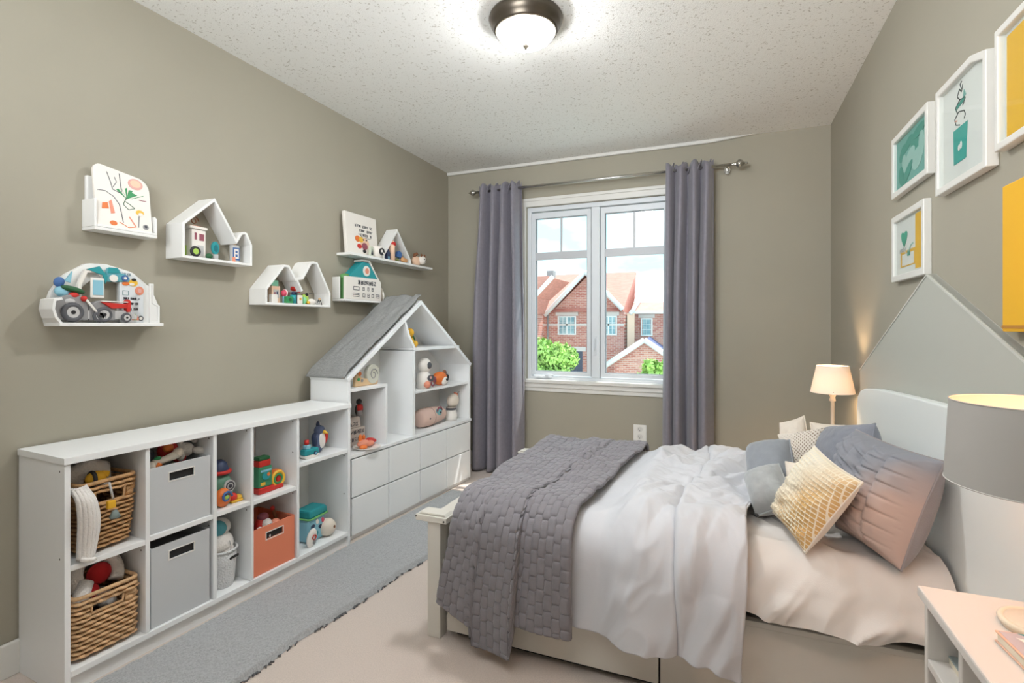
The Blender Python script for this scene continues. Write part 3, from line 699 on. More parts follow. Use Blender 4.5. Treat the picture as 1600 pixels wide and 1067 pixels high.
# small ledge with drawing board
s = thing('picture_ledge', 'small white wall ledge holding the round-cornered drawing board', 'wall shelf', LW(1.262, 1.655), RZ90)
obj('base', MB().bb((0, -.085, 0), (.245, 0, .013)), WHITE_IN, s, .002)
obj('cheek', MB().prism([(0, .0135), (.009, .0135), (.009, .125), (0, .125)], -.083, 0), WHITE_IN, s, .002)
obj('cheek', MB().prism([(.236, .0135), (.245, .0135), (.245, .085), (.236, .095)], -.083, -.02), WHITE_IN, s, .002)
obj('lip', MB().bb((.0095, -.085, .0135), (.2355, -.078, .022)), WHITE_IN, s, .001)
obj('back_slab', MB().bb((.008, -.018, .014), (.17, 0, .225)), WHITE_IN, s, .004)
def rpoly(w_, h_, r1, r2):
    p = [(0, 0), (w_, 0)]
    p += [(w_ - r2 + r2 * math.cos(a), h_ - .02 - r2 + r2 * math.sin(a)) for a in np.linspace(0, PI / 2, 6)]
    p += [(r1 + r1 * math.cos(a), h_ - r1 + r1 * math.sin(a)) for a in np.linspace(PI / 2, PI, 6)]
    return p
bd = thing('drawing_board', 'round-cornered white board with plant and pink disc doodles', 'board', LW(1.274, 1.671, .072), rot=(math.radians(-7), 0, RZ90))
obj('board', MB().prism(rpoly(.218, .262, .03, .055), -.006, .006), OFFW, bd, .002)
a = MB(); y = -.0062
line2(a, [(.05, .235), (.062, .195), (.068, .165), (.098, .155)], .0025, y, INK); line2(a, [(.098, .24), (.1, .20), (.102, .16)], .0025, y, INK); line2(a, [(.07, .175), (.085, .2), (.078, .22)], .002, y, INK)
line2(a, [(.01, .15), (.04, .152), (.07, .135), (.09, .105), (.095, .07), (.1, .03)], .0025, y, INK)
a.disc(.16, .208, .03, .024, y, y - .001, PINK); a.disc(.16, .210, .022, .016, y - .001, y - .0016, PEACH)
for an in (-.9, -.4, .1, .6, 1.1): a.prism([(.12, .135), (.12 + .03 * math.sin(an) - .006, .16 + .02 * math.cos(an)), (.12 + .05 * math.sin(an), .14 + .045 * math.cos(an))], y - .0002, y - .0012, GREEN)
line2(a, [(.12, .14), (.105, .11), (.125, .09), (.15, .1), (.13, .115), (.11, .125)], .0025, y, DGREEN); line2(a, [(.14, .14), (.17, .155), (.19, .165)], .002, y, GREEN); line2(a, [(.17, .142), (.2, .142)], .003, y, MAROON)
a.prism([(.022, .075), (.048, .08), (.045, .105), (.025, .1)], y, y - .001, ORANGE); a.prism([(.055, .06), (.07, .065), (.06, .12), (.05, .11)], y, y - .001, SALMON)
a.disc(.062, .022, .014, .010, y, y - .001, ORANGE); a.disc(.17, .085, .017, .012, y, y - .001, YELLOW); a.disc(.172, .078, .010, .008, y - .001, y - .0018, OFFW)
line2(a, [(.165, .07), (.16, .02)], .0025, y, INK); line2(a, [(.125, .06), (.15, .02)], .005, y, SALMON); line2(a, [(.085, .03), (.12, .012), (.15, .02)], .0025, y, ORANGE)
a.disc(.19, .026, .012, .012, y, y - .001, GREY); a.disc(.19, .028, .006, .006, y - .001, y - .0016, INK)
obj('printed_doodles', a, None, bd)

# house outline shelf
s = thing('house_shelf', 'white house-outline wall shelf with one tall and one small peak', 'wall shelf', LW(1.600, 1.582), RZ90)
obj('house_outline', MB().strip([(0, 0), (.376, 0), (.376, .11), (.345, .168), (.33, .172), (.308, .165), (.283, .125), (.162, .308), (0, .16)], .012, -.115, 0, closed=True), WHITE_IN, s, .0015)
def on2(x, y): return LW(1.600 + x, 1.5945, -y)
t = toy('toy_house', 'little white toy house with maroon windows inside the house-outline shelf', 'toy', on2(.105, -.055), RZ90, [
    ('body', MB().bb((-.035, -.025, 0), (.035, .025, .135)), OFFW, .002), ('ledge', MB().bb((-.05, -.034, .1355), (.04, .03, .148)), OFFW, .003),
    ('window', MB().bb((-.022, -.0265, .085), (-.011, -.0245, .118)).bb((.002, -.0265, .083), (.026, -.0265 + .002, .115)), MAROON),
    ('door', MB().bb((-.008, -.0262, .0), (.024, -.0245, .06)), LGREY)])
toy('spiral_ornament', 'brown spiral ornament on the ledge of the little white toy house', 'toy', on2(.10, -.055)[:2] + (1.743,), RZ90, [('spiral', MB().tube([(.022 * (1 - q / 16) * math.cos(q * .62), 0, .03 + .022 * (1 - q / 20) * math.sin(q * .62)) for q in range(15)] , .003, BROWN)), ('foot', MB().bb((-.03, -.01, 0), (.034, .01, .006)), SALMON, .002)])
toy('wheel_toy', 'black and lime toy wheel beside the little white toy house', 'toy', on2(.075, -.097), RZ90, [('tyre', MB().tor((0, 0, .026), .019, .007), BLACK), ('hub', MB().disc(0, .026, .014, .014, -.005, .005), LIME)])
toy('lime_block', 'pale lime block behind the toy wheel', 'toy', on2(.066, -.035), RZ90, [('block', MB().bb((-.022, -.008, 0), (.022, .008, .058)), LIME, .002)])
toy('green_stone', 'dark green dome toy in front of the little white toy house', 'toy', on2(.145, -.098), RZ90, [('dome', MB().sph((0, 0, .012), (.018, .012, .014)), DGREEN)])
toy('teal_disc', 'teal oval disc leaning inside the house-outline shelf', 'toy', on2(.205, -.06), RZ90, [('stand', MB().bb((-.01, -.008, 0), (.012, .008, .03)), LGREY), ('disc', MB().disc(0, .062, .02, .032, -.004, .004), TEAL), ('inner_disc', MB().disc(.002, .06, .01, .018, -.006, -.004), C('deep_teal', (24, 112, 120)))])
toy('toy_bottle', 'blue and white toy bottle at the small peak of the house-outline shelf', 'toy', on2(.302, -.075), RZ90, [('bottle', MB().bb((-.022, -.012, 0), (.022, .012, .09)), LGREY, .006), ('cap', MB().cyl((0, 0, .0905), (0, 0, .108), .009), WOOD), ('label_sticker', MB().bb((-.019, -.0135, .012), (.02, -.0122, .075)), BLUE), ('label_mark', MB().ring([(-.012, .02), (.014, .02), (.014, .068), (-.012, .068)], [(-.006, .028), (.008, .028), (.008, .06), (-.006, .06)], -.0145, -.0136).bb((-.006, -.0145, .042), (.008, -.0136, .048)), OFFW), ('red_corner', MB().bb((-.023, -.0146, 0), (-.006, -.0125, .026)), SALMON)])

# arch shelf
s = thing('arch_shelf', 'white arched wall shelf with square hole and toy tractors', 'wall shelf', LW(1.130, 1.268), RZ90)
def ray_pts(poly, c, angs):
    out = []
    for a_ in angs:
        d = Vector((math.cos(a_), math.sin(a_))); best = None
        for i in range(len(poly)):
            p, q = Vector(poly[i]) - Vector(c), Vector(poly[(i + 1) % len(poly)]) - Vector(c); e = q - p
            den = d.x * e.y - d.y * e.x
            if abs(den) < 1e-9: continue
            t_ = (p.x * e.y - p.y * e.x) / den; u_ = (p.x * d.y - p.y * d.x) / den
            if t_ > 0 and -1e-6 <= u_ <= 1 + 1e-6: best = t_ if best is None else max(best, t_)
        out.append((c[0] + d.x * best, c[1] + d.y * best))
    return out
arch = [(0, 0), (.425, 0), (.425, .09), (.39, .17), (.31, .235), (.21, .258), (.138, .255), (.061, .20), (.02, .135), (.004, .075)]
hole = [(.12, .055), (.26, .06), (.26, .185), (.16, .195), (.12, .155)]
c0 = (.185, .12); an = [2 * PI * k / 56 + .03 for k in range(56)]
obj('arch_back', MB().ring(ray_pts(arch, c0, an), ray_pts(hole, c0, an), -.022, 0), WHITE_IN, s, .0015)
obj('base', MB().bb((0, -.115, 0), (.385, -.0225, .014)), WHITE_IN, s, .002)
obj('end_cheek', MB().strip([(.012, .0145), (-.004, .035), (-.012, .065), (-.008, .095), (.012, .10)], .009, -.112, -.023), WHITE_IN, s, .001)
obj('end_frame', MB().ring([(.335, .0145), (.378, .0145), (.378, .09), (.352, .105), (.352, .185), (.335, .185)], [(.342, .021), (.371, .021), (.371, .086), (.346, .10), (.346, .178), (.342, .178)], -.10, -.09), WHITE_IN, s, .001)
def on3(x, y): return LW(1.130 + x, 1.2825, -y)
def tractor(label, x, y, big, extras):
    t = thing('toy_tractor', label, 'toy', on3(x, y), RZ90, 'toy tractors on the arch shelf')
    obj('fender', MB().prism([(big * 1.25 * math.cos(q) - .01, .012 + big + big * 1.12 * math.sin(q)) for q in np.linspace(0, PI, 14)] + [(-.01 - big * 1.25, .01), (-.01 + big * 1.25, .01)], -.012, .014), GREY, t, .002)
    for cx, r in ((-.01, big * .86), (big + .038, big * .56)):
        wv_ = obj('wheel', MB().tor((cx, -.018, r + .001), r * .74, r * .25, seg=20), DGREY, t)
        obj('hub', MB().disc(cx, r + .001, r * .58, r * .58, -.024, -.014).disc(cx, r + .001, r * .22, r * .22, -.027, -.024, BLACK) if False else MB().disc(cx, r + .001, r * .58, r * .58, -.024, -.014, LGREY).disc(cx, r + .001, r * .2, r * .2, -.026, -.024, BLACK), None, wv_)
    obj('front_body', MB().prism([(big * .8, .014), (big + .085, .014), (big + .08, .035), (big + .045, .052), (big * .85, .05)], -.010, .012), LGREY, t, .003)
    for e in extras: obj(*e[:3], t, *(e[3:]))
    return t
tractor('grey toy tractor with red knob and ladder, left on the arch shelf', .070, -.060, .045, [
    ('hood', MB().sph((-.015, 0, .082), (.036, .014, .022)), LGREY), ('ladder', MB().tube([(.034, -.02, .092), (.095, -.02, .012)], .0045, seg=6).tube([(.042, -.006, .092), (.102, -.006, .012)], .004, seg=6), OFFW), ('knob', MB().sph((.03, -.015, .094), .011), RED)])
tractor('grey toy tractor with red wing, right on the arch shelf', .178, -.060, .037, [
    ('wing', MB().prism([(-.02, .084), (.085, .078), (.087, .062), (.02, .058)], -.02, .002), RED, .002), ('tail_fin', MB().prism([(.078, .045), (.09, .045), (.094, .088), (.085, .10), (.076, .092)], -.022, .006), RED, .003), ('wing_trim', MB().bb((-.018, -.022, .0845), (.083, .004, .089)), OFFW, .001)])
toy('plush_bird', 'blue toy bird with green hat above the left toy tractor', 'toy', on3(.045, -.045)[:2] + (1.383,), RZ90, [
    ('body', MB().sph((0, 0, .02), (.028, .014, .022)), LBLUE), ('tail', MB().sph((-.012, 0, .055), (.018, .008, .02), rot=(0, .5, 0)), BLUE), ('ear', MB().prism([(.005, .06), (.03, .10), (.024, .055)], -.004, .004), LBLUE),
    ('hat', MB().sph((.028, -.012, .028), (.042, .012, .012), rot=(0, .25, 0)), DGREEN), ('red_nose', MB().sph((.026, -.018, .005), (.018, .012, .012)), RED)])
toy('hanging_tablet', 'pale blue toy tablet hanging on a white hook over the hole', 'toy', on3(.14, -.036), RZ90, [
    ('hook_arm', MB().strip([(-.032, .07), (-.03, .15), (-.01, .20), (.03, .205), (.05, .18)], .014, -.008, .008), OFFW, .002), ('leaf', MB().prism([(-.015, .214), (.03, .23), (.06, .19), (.052, .16), (.042, .195)], -.012, -.004), TEAL), ('tablet', MB().bb((-.004, -.016, .10), (.046, -.009, .182)), OFFW, .006), ('screen', MB().bb((.003, -.0185, .112), (.040, -.0165, .172)), LBLUE)])
toy('teal_car', 'teal cloud-shaped toy car near the top of the arch', 'toy', on3(.235, -.035)[:2] + (1.452,), RZ90, [
    ('body', MB().prism([(-.035, 0), (.05, .005), (.055, .02), (.04, .035), (.02, .04), (.01, .058), (-.03, .058), (-.036, .04)], -.008, .008), C('sea_blue', (96, 168, 180)), .003), ('cab', MB().prism([(-.033, .036), (.012, .04), (.005, .06), (-.03, .06)], -.0105, -.0085), TEAL), ('wheel', MB().disc(-.012, .016, .016, .015, -.013, -.009, OFFW).disc(.032, .02, .013, .013, -.013, -.009, BLUE).disc(.032, .02, .006, .006, -.0145, -.013, OFFW), None)])
nb = thing('note_board', 'white drawn note board standing at the right end of the arch shelf', 'board', on3(.285, -.034), RZ90)
obj('board', MB().prism([(-.035, 0), (.062, 0), (.062, .165), (.03, .20), (-.035, .225)], -.005, .005), C('pale_blue_white', (222, 226, 228)), nb, .0015)
a = MB(); y = -.0052
strokes(a, -.028, .20, .05, .012, 5, y, C('ink_blue', (140, 160, 172)), 3, .0018)
a.disc(-.012, .168, .014, .009, y, y - .002, ORANGE); a.disc(.018, .172, .018, .014, y, y - .003, YELLOW); a.disc(.012, .166, .01, .006, y - .003, y - .004, OFFW); a.disc(.02, .186, .01, .006, y - .003, y - .004, BLACK)
a.disc(.044, .14, .018, .019, y, y - .002, SALMON); a.disc(.044, .14, .008, .009, y - .002, y - .003, PINK)
a.ring([(-.024, .118), (.0, .118), (.0, .138), (-.024, .138)], [(-.0225, .1195), (-.0015, .1195), (-.0015, .1365), (-.0225, .1365)], y, y - .001, C('ink_teal', (110, 150, 150)))
for k, (zz_, x0, n_) in enumerate(((.10, -.022, 11), (.078, -.002, 7), (.055, -.01, 8), (.042, -.014, 4))): strokes(a, x0, zz_, .006 * n_, .009, n_, y, INK, 20 + k, .0016)
a.bb((-.03, y - .001, .012), (.0, y, .034), C('sky_print', (160, 206, 212)))
for q in range(3): a.prism([(.012 + q * .01, .012), (.022 + q * .01, .012), (.016 + q * .011, .034 + .004 * (q % 2))], y, y - .0015, (ORANGE, LIME, SALMON)[q])
a.disc(.05, .02, .011, .011, y, y - .0014, INK); a.disc(.05, .02, .007, .007, y - .0014, y - .002, OFFW)
obj('printed_notes', a, None, nb)

# twin-peak shelf
s = thing('twin_peak_shelf', 'white twin-peak wall shelf with a jumble of tiny toys', 'wall shelf', LW(2.055, 1.385), RZ90)
obj('house_outline', MB().strip([(0, 0), (.495, 0), (.495, .09), (.385, .268), (.35, .272), (.325, .262), (.262, .168), (.215, .158), (.165, .228), (.125, .228), (0, .085)], .013, -.12, 0, closed=True), WHITE_IN, s, .0015)
obj('inner_rafter', MB().strip([(.27, .09), (.222, .165)], .012, -.118, -.005), WHITE_IN, s, .001)
obj('back_disc', MB().disc(.245, .19, .062, .04, -.008, -.001), C('pale_plate', (206, 204, 192)), s)
obj('hole_mark', MB().disc(.372, .215, .012, .006, -.0025, -.0005, rot=.7).bb((.44, -.004, .085), (.465, -.0005, .088)), DGREY, s)
def on4(x, y): return LW(2.055 + x, 1.3985, -y)
tiny = [
    ('toy_box', 'white toy box at the left end inside the twin-peak shelf', .075, -.095, [('box', MB().bb((-.02, -.012, 0), (.02, .012, .045)), OFFW, .002)]),
    ('toy_carton', 'peach toy carton with green lid in the twin-peak shelf', .12, -.05, [('carton', MB().bb((-.028, -.016, 0), (.03, .016, .095)), PEACH, .002), ('lid', MB().bb((-.024, -.012, .0955), (.022, .012, .128)), C('mint', (126, 190, 160)), .002), ('picture', MB().bb((-.018, -.0172, .03), (.022, -.0162, .075), LGREY).bb((-.012, -.018, .032), (-.004, -.0172, .062), MAROON).bb((.004, -.018, .03), (.012, -.0172, .065), NAVY), None)]),
    ('toy_ball', 'pink striped ball next to the peach carton', .178, -.07, [('ball', MB().sph((0, 0, .058), .020), C('rose', (222, 84, 110))), ('stripe', MB().tor((0, 0, .058), .0205, .003, axis='x'), OFFW), ('stand', MB().cyl((0, 0, 0), (0, 0, .039), .012), LBLUE)]),
    ('toy_cube', 'emerald green toy cube at the front of the twin-peak shelf', .175, -.105, [('cube', MB().bb((-.024, -.01, 0), (.024, .012, .038)), GREEN, .003), ('face', MB().disc(0, .02, .011, .009, -.0115, -.0102), DGREEN)]),
    ('toy_bottle', 'teal toy bottle with white label in the twin-peak shelf', .222, -.09, [('bottle', MB().cyl((0, 0, 0), (0, 0, .05), .017), TEAL), ('cap', MB().cyl((0, 0, .0505), (0, 0, .068), .010), NAVY)]),
    ('white_tag', 'white rounded tag standing by the teal bottle', .255, -.108, [('tag', MB().bb((-.019, -.004, 0), (.019, .004, .05)), OFFW, .004), ('star', MB().disc(0, .028, .009, .009, -.0052, -.0042, seg=5), YELLOW)]),
    ('toy_hat', 'red hat-like block on top of the toy jumble', .262, -.065, [('stem', MB().cyl((0, 0, 0), (0, 0, .07), .012), NAVY), ('block', MB().box((.003, 0, .087), (.056, .03, .03), None, (0, .35, 0)), RED, .006)]),
    ('toy_frog', 'lime frog-like toy in the right half of the twin-peak shelf', .315, -.085, [('body', MB().sph((0, 0, .03), (.030, .018, .03)), LIME), ('belly', MB().sph((-.014, -.008, .022), (.016, .014, .022)), C('mint2', (132, 210, 160))), ('eye', MB().sph((.005, -.012, .058), .009), BLACK)]),
    ('toy_barrel', 'brown toy barrel behind the lime frog', .352, -.05, [('barrel', MB().lathe([(.0, 0), (.018, 0), (.024, .03), (.018, .065), (0, .065)], seg=14), BROWN)]),
    ('plush_mouse', 'small white curled mouse toy at the front right of the twin-peak shelf', .352, -.105, [('body', MB().sph((0, 0, .017), (.032, .012, .017)), OFFW), ('snout', MB().sph((-.03, -.002, .011), (.012, .009, .009)), YELLOW), ('tail', MB().tube([(.03, 0, .012), (.05, -.002, .008), (.058, -.003, .016)], .003), LGREY)]),
    ('toy_tripod', 'thin dark wire figure at the right end of the twin-peak shelf', .43, -.09, [('wire', MB().tube([(-.02, 0, 0), (-.008, 0, .03), (0, 0, .012), (.008, 0, .034), (.022, 0, 0)], .0028), DGREY), ('head', MB().sph((.002, 0, .036), .008), WOOD)])]
for n_, l_, x_, y_, pr in tiny: toy(n_, l_, 'toy', on4(x_, y_), RZ90, pr)

# long ledge
s = thing('long_ledge', 'long white wall ledge near the corner with board, toy house and animals', 'wall shelf', LW(2.74, 1.742), RZ90)
obj('ledge', MB().bb((0, -.12, 0), (1.03, 0, .017)), WHITE_IN, s, .002)
def on5(x, y): return LW(2.74 + x, 1.7597, -y)
bd = thing('alphabet_board', 'square white board with small lettering and fox drawing on long ledge', 'board', on5(.02, -.062), rot=(math.radians(-5), 0, RZ90))
obj('board', MB().bb((0, -.012, 0), (.335, .012, .285)), OFFW, bd, .003)
a = MB(); y = -.0122
strokes(a, .095, .195, .19, .016, 12, y, INK, 41, .003); strokes(a, .14, .165, .16, .016, 10, y, INK, 42, .003); strokes(a, .15, .135, .12, .016, 6, y, INK, 43, .003); line2(a, [(.13, .15), (.17, .125), (.26, .125)], .003, y, INK)
a.disc(.115, .11, .025, .022, y, y - .002, ORANGE); a.disc(.15, .108, .022, .02, y, y - .003, YELLOW); a.disc(.19, .085, .045, .04, y, y - .002, PEACH); a.disc(.185, .065, .03, .025, y - .002, y - .003, MAROON); a.disc(.13, .06, .024, .016, y, y - .002, RED)
a.disc(.175, .11, .008, .006, y - .003, y - .004, INK); a.disc(.205, .11, .008, .006, y - .003, y - .004, INK); a.disc(.18, .03, .018, .012, y, y - .002, BLACK)
obj('printed_fox', a, None, bd)
toy('toy_bottle', 'pale green ribbed toy bottle in front of the alphabet board', 'toy', on5(.235, -.10), RZ90, [('bottle', MB().bb((-.018, -.01, 0), (.018, .01, .07)), C('pale_green', (206, 212, 192)), .005), ('drawing', MB().prism([(-.012, .01), (0, .055), (.004, .015), (.012, .05), (.012, .008)], -.0115, -.0102), INK)])
toy('panda_mug', 'white mug with a black and white round emblem on the long ledge', 'toy', on5(.325, -.075), RZ90, [('mug', MB().lathe([(0, 0), (.048, 0), (.055, .04), (.05, .078), (.044, .082), (.044, .075), (0, .07)]), OFFW), ('emblem', MB().disc(-.004, .042, .028, .026, -.058, -.05, BLACK).disc(-.01, .045, .012, .01, -.06, -.058, OFFW).disc(.01, .03, .008, .007, -.06, -.058, OFFW), None), ('handle', MB().tor((.058, 0, .042), .02, .005), OFFW)])
s = thing('roof_ornament', 'white triangular roof frame standing on the long ledge', 'shelf decoration', on5(.37, -.05), RZ90)
obj('rafters', MB().strip([(.36, 0), (.36, .03), (.175, .245), (.0, .03), (0, 0)][::1], .016, -.055, .045), WHITE_IN, s, .002)
toy('toy_figure', 'cream peg figure with red cap inside the triangular roof frame', 'toy', on5(.50, -.085), RZ90, [('body', MB().lathe([(0, 0), (.026, 0), (.024, .09), (.027, .12), (.018, .15), (0, .155)], seg=16), PEACH), ('cap', MB().sph((.004, -.004, .125), (.029, .027, .022)), RED)])
toy('toy_house', 'tiny navy toy house left of the cream peg figure', 'toy', on5(.44, -.09), RZ90, [('house', MB().prism([(-.02, 0), (.02, 0), (.02, .05), (0, .078), (-.02, .05)], -.012, .012), NAVY, .001), ('door', MB().bb((-.006, -.0135, 0), (.006, -.0122, .025)), LBLUE)])
toy('toy_tree', 'blue toy umbrella on a stick beside the cream peg figure', 'toy', on5(.585, -.085), RZ90, [('stick', MB().cyl((0, 0, 0), (0, 0, .04), .004), DGREEN), ('crown', MB().prism([(-.035, .038), (.04, .03), (.03, .075), (.005, .085), (-.02, .075)], -.012, .012), BLUE, .004), ('base', MB().sph((-.025, -.004, .012), (.026, .014, .012)), C('olive', (120, 124, 60)))])
toy('plush_cub', 'small tan lying cub toy inside the triangular roof frame', 'toy', on5(.655, -.095), RZ90, [('body', MB().sph((0, 0, .02), (.036, .016, .019)), C('tan', (214, 160, 108))), ('head', MB().sph((-.035, -.006, .022), (.02, .015, .018)), C('tan', (214, 160, 108))), ('ear', MB().sph((-.04, -.004, .040), .007), BROWN)])
toy('plush_cat', 'cream and brown plush cat at the right end of the long ledge', 'toy', on5(.86, -.07), RZ90, [
    ('body', MB().sph((0, 0, .04), (.06, .03, .04)), PEACH), ('head', MB().sph((.04, -.028, .05), (.042, .03, .036)), OFFW), ('ear', MB().prism([(.01, .07), (.02, .10), (.035, .08)], -.04, -.03).prism([(.05, .082), (.07, .10), (.076, .07)], -.04, -.03), BROWN), ('tail', MB().tube([(-.03, 0, .065), (-.025, 0, .09), (-.005, -.005, .10), (.0, -.01, .085)], .012), BROWN), ('face', MB().sph((.03, -.057, .055), .005).sph((.055, -.056, .053), .005).sph((.043, -.06, .042), .004), BLACK)])

# lower ledge with calendar sign and teal house
s = thing('short_ledge', 'short white wall ledge above the cloth roof with calendar sign', 'wall shelf', LW(2.70, 1.434), RZ90)
obj('ledge', MB().bb((0, -.105, 0), (.455, 0, .014)), WHITE_IN, s, .002)
obj('end_cheek', MB().bb((-.001, -.06, .0145), (.008, 0, .16)), WHITE_IN, s, .002)
def on6(x, y): return LW(2.70 + x, 1.4487, -y)
bd = thing('calendar_sign', 'white sign with a title and rows of small printed boxes', 'sign', on6(.012, -.092), RZ90)
obj('board', MB().prism([(0, 0), (.375, 0), (.375, .135), (.345, .155), (0, .15)], -.010, .010), OFFW, bd, .002)
a = MB(); y = -.0102
strokes(a, .12, .105, .20, .024, 7, y, INK, 61, .005, 0)
for r_, (zz_, xs_) in enumerate(((.062, ((.075, .06), (.17, .02), (.222, .018), (.268, .02))), (.018, ((.068, .066), (.17, .026), (.222, .022), (.268, .022), (.315, .04))))):
    for q, (x0, w_) in enumerate(xs_):
        a.ring([(x0, zz_), (x0 + w_, zz_), (x0 + w_, zz_ + .026), (x0, zz_ + .026)], [(x0 + .004, zz_ + .004), (x0 + w_ - .004, zz_ + .004), (x0 + w_ - .004, zz_ + .022), (x0 + .004, zz_ + .022)], y, y - .0008, INK)
        if (q + r_) % 2: a.bb((x0 + .004, y - .0008, zz_ + .012), (x0 + w_ - .004, y, zz_ + .016), INK)
obj('printed_rows', a, None, bd)
toy('teal_house', 'teal toy house with round red window behind the calendar sign', 'toy', on6(.235, -.04), RZ90, [
    ('house', MB().prism([(-.16, 0), (.16, 0), (.16, .15), (.05, .265), (-.02, .265), (-.15, .16)], -.035, .03), TEAL, .004), ('roof_edge', MB().strip([(.168, .09), (.168, .15), (.055, .285), (-.03, .28)], .012, -.037, .032), OFFW, .001),
    ('porthole', MB().disc(.02, .205, .036, .036, -.04, -.0355, OFFW).disc(.022, .205, .02, .02, -.042, -.04, SALMON), None)])
toy('green_car', 'green toy peeking up behind the left end of the calendar sign', 'toy', on6(.068, -.05), RZ90, [('body', MB().bb((-.04, -.02, 0), (.04, .02, .14)), C('leaf_green', (96, 150, 88)), .006), ('top', MB().sph((0, 0, .15), (.05, .022, .024)), C('leaf_green', (96, 150, 88)))])
toy('toy_penguin', 'small grey and white bird figure right of the calendar sign', 'toy', on6(.425, -.07), RZ90, [('body', MB().lathe([(0, 0), (.02, .002), (.026, .035), (.017, .08), (.008, .1), (0, .102)], seg=14), C('stone', (170, 160, 146))), ('belly', MB().sph((.004, -.016, .04), (.014, .01, .034)), OFFW), ('beak', MB().cyl((0, -.002, .1), (0, -.004, .118), .005, .001), BROWN)])

# ------------------------------------------------------------------ things in the cube shelf
def soft(shapes, m=None):
    mb = MB()
    for sh in shapes: mb.sph(sh[0], sh[1], sh[2] if len(sh) > 2 else m, 18, 12, sh[3] if len(sh) > 3 else None)
    return mb
def ct(name, label, cat, u, y, z, parts, rz=0.0, group=None): return toy(name, label, cat, T1(u, y, z), ang1 + rz, parts, group)
# first column, upper basket
ct('plush_roll', 'white rolled plush blanket sticking out of the upper wicker basket', 'plush toy', .145, .15, .655, [('roll', MB().tube([(-.06, .02, 0), (-.05, 0, .06), (-.01, -.01, .085), (.03, 0, .07), (.045, .02, .0)], [.034, .036, .034, .036, .034], None, 14), PLUSHW), ('bump', soft([((-.045, .05, .055), (.04, .035, .035))]), PLUSHW)])
ct('toy_bee', 'yellow and black toy bee peeking from the upper wicker basket', 'toy', U1(150, .07), .07, .69, [('body', soft([((0, 0, .02), (.034, .022, .026))]), GOLD), ('stripe', MB().tor((-.012, 0, .02), .023, .007, axis='x'), BLACK), ('wing', MB().box((.026, -.006, .03), (.03, .01, .022), None, (0, .3, 0)), GOLD, .004)])
ct('key_charm', 'yellow block and grey tassel charm hanging over the upper basket rim', 'toy', .138, -.006, .58, [('strap', MB().tube([(-.012, .02, .115), (-.004, .006, .12), (.004, -.004, .06)], .004), LGREY), ('block', MB().bb((-.016, -.012, .028), (.01, .004, .056)), GOLD, .003), ('tassel', MB().lathe([(0, .03), (.008, .028), (.018, .004), (.016, 0), (0, 0)], (.008, -.006, -.01), seg=10), C('steel_green', (120, 132, 128)))])
nu, nv = 26, 44
u_ = np.linspace(0, 1, nu)[:, None] * np.ones((1, nv)); v_ = np.ones((nu, 1)) * np.linspace(0, 1, nv)[None, :]
kx = .004 + (.034 + .020 * np.sin(PI * v_)) * u_ + .012 * v_; kz = .255 - .245 * v_ - .012 * u_ * v_; ky = -.012 - .016 * np.sin(PI * u_) - .008 * np.sin(v_ * 5) + .03 * (1 - sstep(0, .2, v_)) + .002 * np.sin(u_ * 40)
kt = thing('knitted_throw', 'white knitted sleeve hanging down the left side of the upper basket', 'textile', T1(.027, .0, .4475), ang1)
grid_mesh('knit', kx, ky + .012, kz, PLUSHW, kt, thick=.014)
cm_ = MB().tube([(.016 + .038 * q / 8, -.012 - .016 * math.sin(PI * q / 8) , .012 - .012 * q / 8) for q in range(9)], .008)
obj('cuff', cm_, PLUSHW, kt)
# first column, lower basket
ct('plush_wreath', 'white ring-shaped plush with red heart middle in the lower wicker basket', 'plush toy', .150, .12, .262, [
    ('ring', MB().tube([(.066 * math.cos(a_), .045 * math.sin(a_) * .8, .075 + .066 * math.sin(a_)) for a_ in np.linspace(-.6, PI + .9, 18)], [.026] * 18, None, 12), PLUSHW),
    ('red_middle', soft([((.004, -.012, .078), (.040, .026, .04)), ((-.03, -.03, .03), (.026, .02, .026))]), C('plush_red', (186, 30, 36), .9)),
    ('tail', MB().tube([(-.045, -.03, .07), (-.075, -.055, .03), (-.095, -.07, -.01)], [.024, .026, .018], None, 12), PLUSHW), ('dark_patch', soft([((-.06, -.045, .012), (.025, .014, .022))]), BLACK)])
ct('liner_cloth', 'crumpled white liner cloth in the back corner of the lower wicker basket', 'textile', .175, .165, .20, [('cloth', soft([((0, 0, .03), (.045, .045, .032)), ((.01, -.04, .02), (.03, .045, .028))]), PLUSHW)])
# second column heap
hz = .675
ct('plush_ladybird', 'red and yellow plush in the heap on the upper white bin', 'plush toy', U1(262, 0.12), 0.12, hz, [('body', soft([((0, 0, .07), (.04, .035, .04))]), RED), ('face', soft([((-.014, -.028, .085), (.022, .014, .018))]), ORANGE), ('foot', soft([((.035, -.025, .03), (.025, .02, .018))]), RED)])
ct('plush_dog', 'white plush dog with long ears in the heap on the upper white bin', 'plush toy', U1(286, .11), .11, hz, [('body', soft([((0, 0, .06), (.045, .035, .032))]), PLUSHW), ('ear', MB().tube([(-.03, -.01, .09), (.0, -.005, .12), (.045, 0, .105), (.055, .0, .085)], [.012, .016, .016, .012], None, 10), PLUSHW), ('paw', soft([((.05, -.03, .05), (.032, .016, .016), None, (0, .3, 0))]), PLUSHW), ('paw', soft([((-.03, -.03, .045), (.016, .02, .022))]), PLUSHW)])
ct('plush_bone', 'cream bone-shaped plush at the front of the upper bin heap', 'plush toy', U1(258, 0.06), 0.06, hz, [('bone', MB().tube([(-.045, 0, .04), (.0, -.004, .05), (.045, -.004, .06)], [.018, .014, .018], None, 12).sph((.05, -.004, .066), .021).sph((-.05, 0, .034), .018), CREAM)])
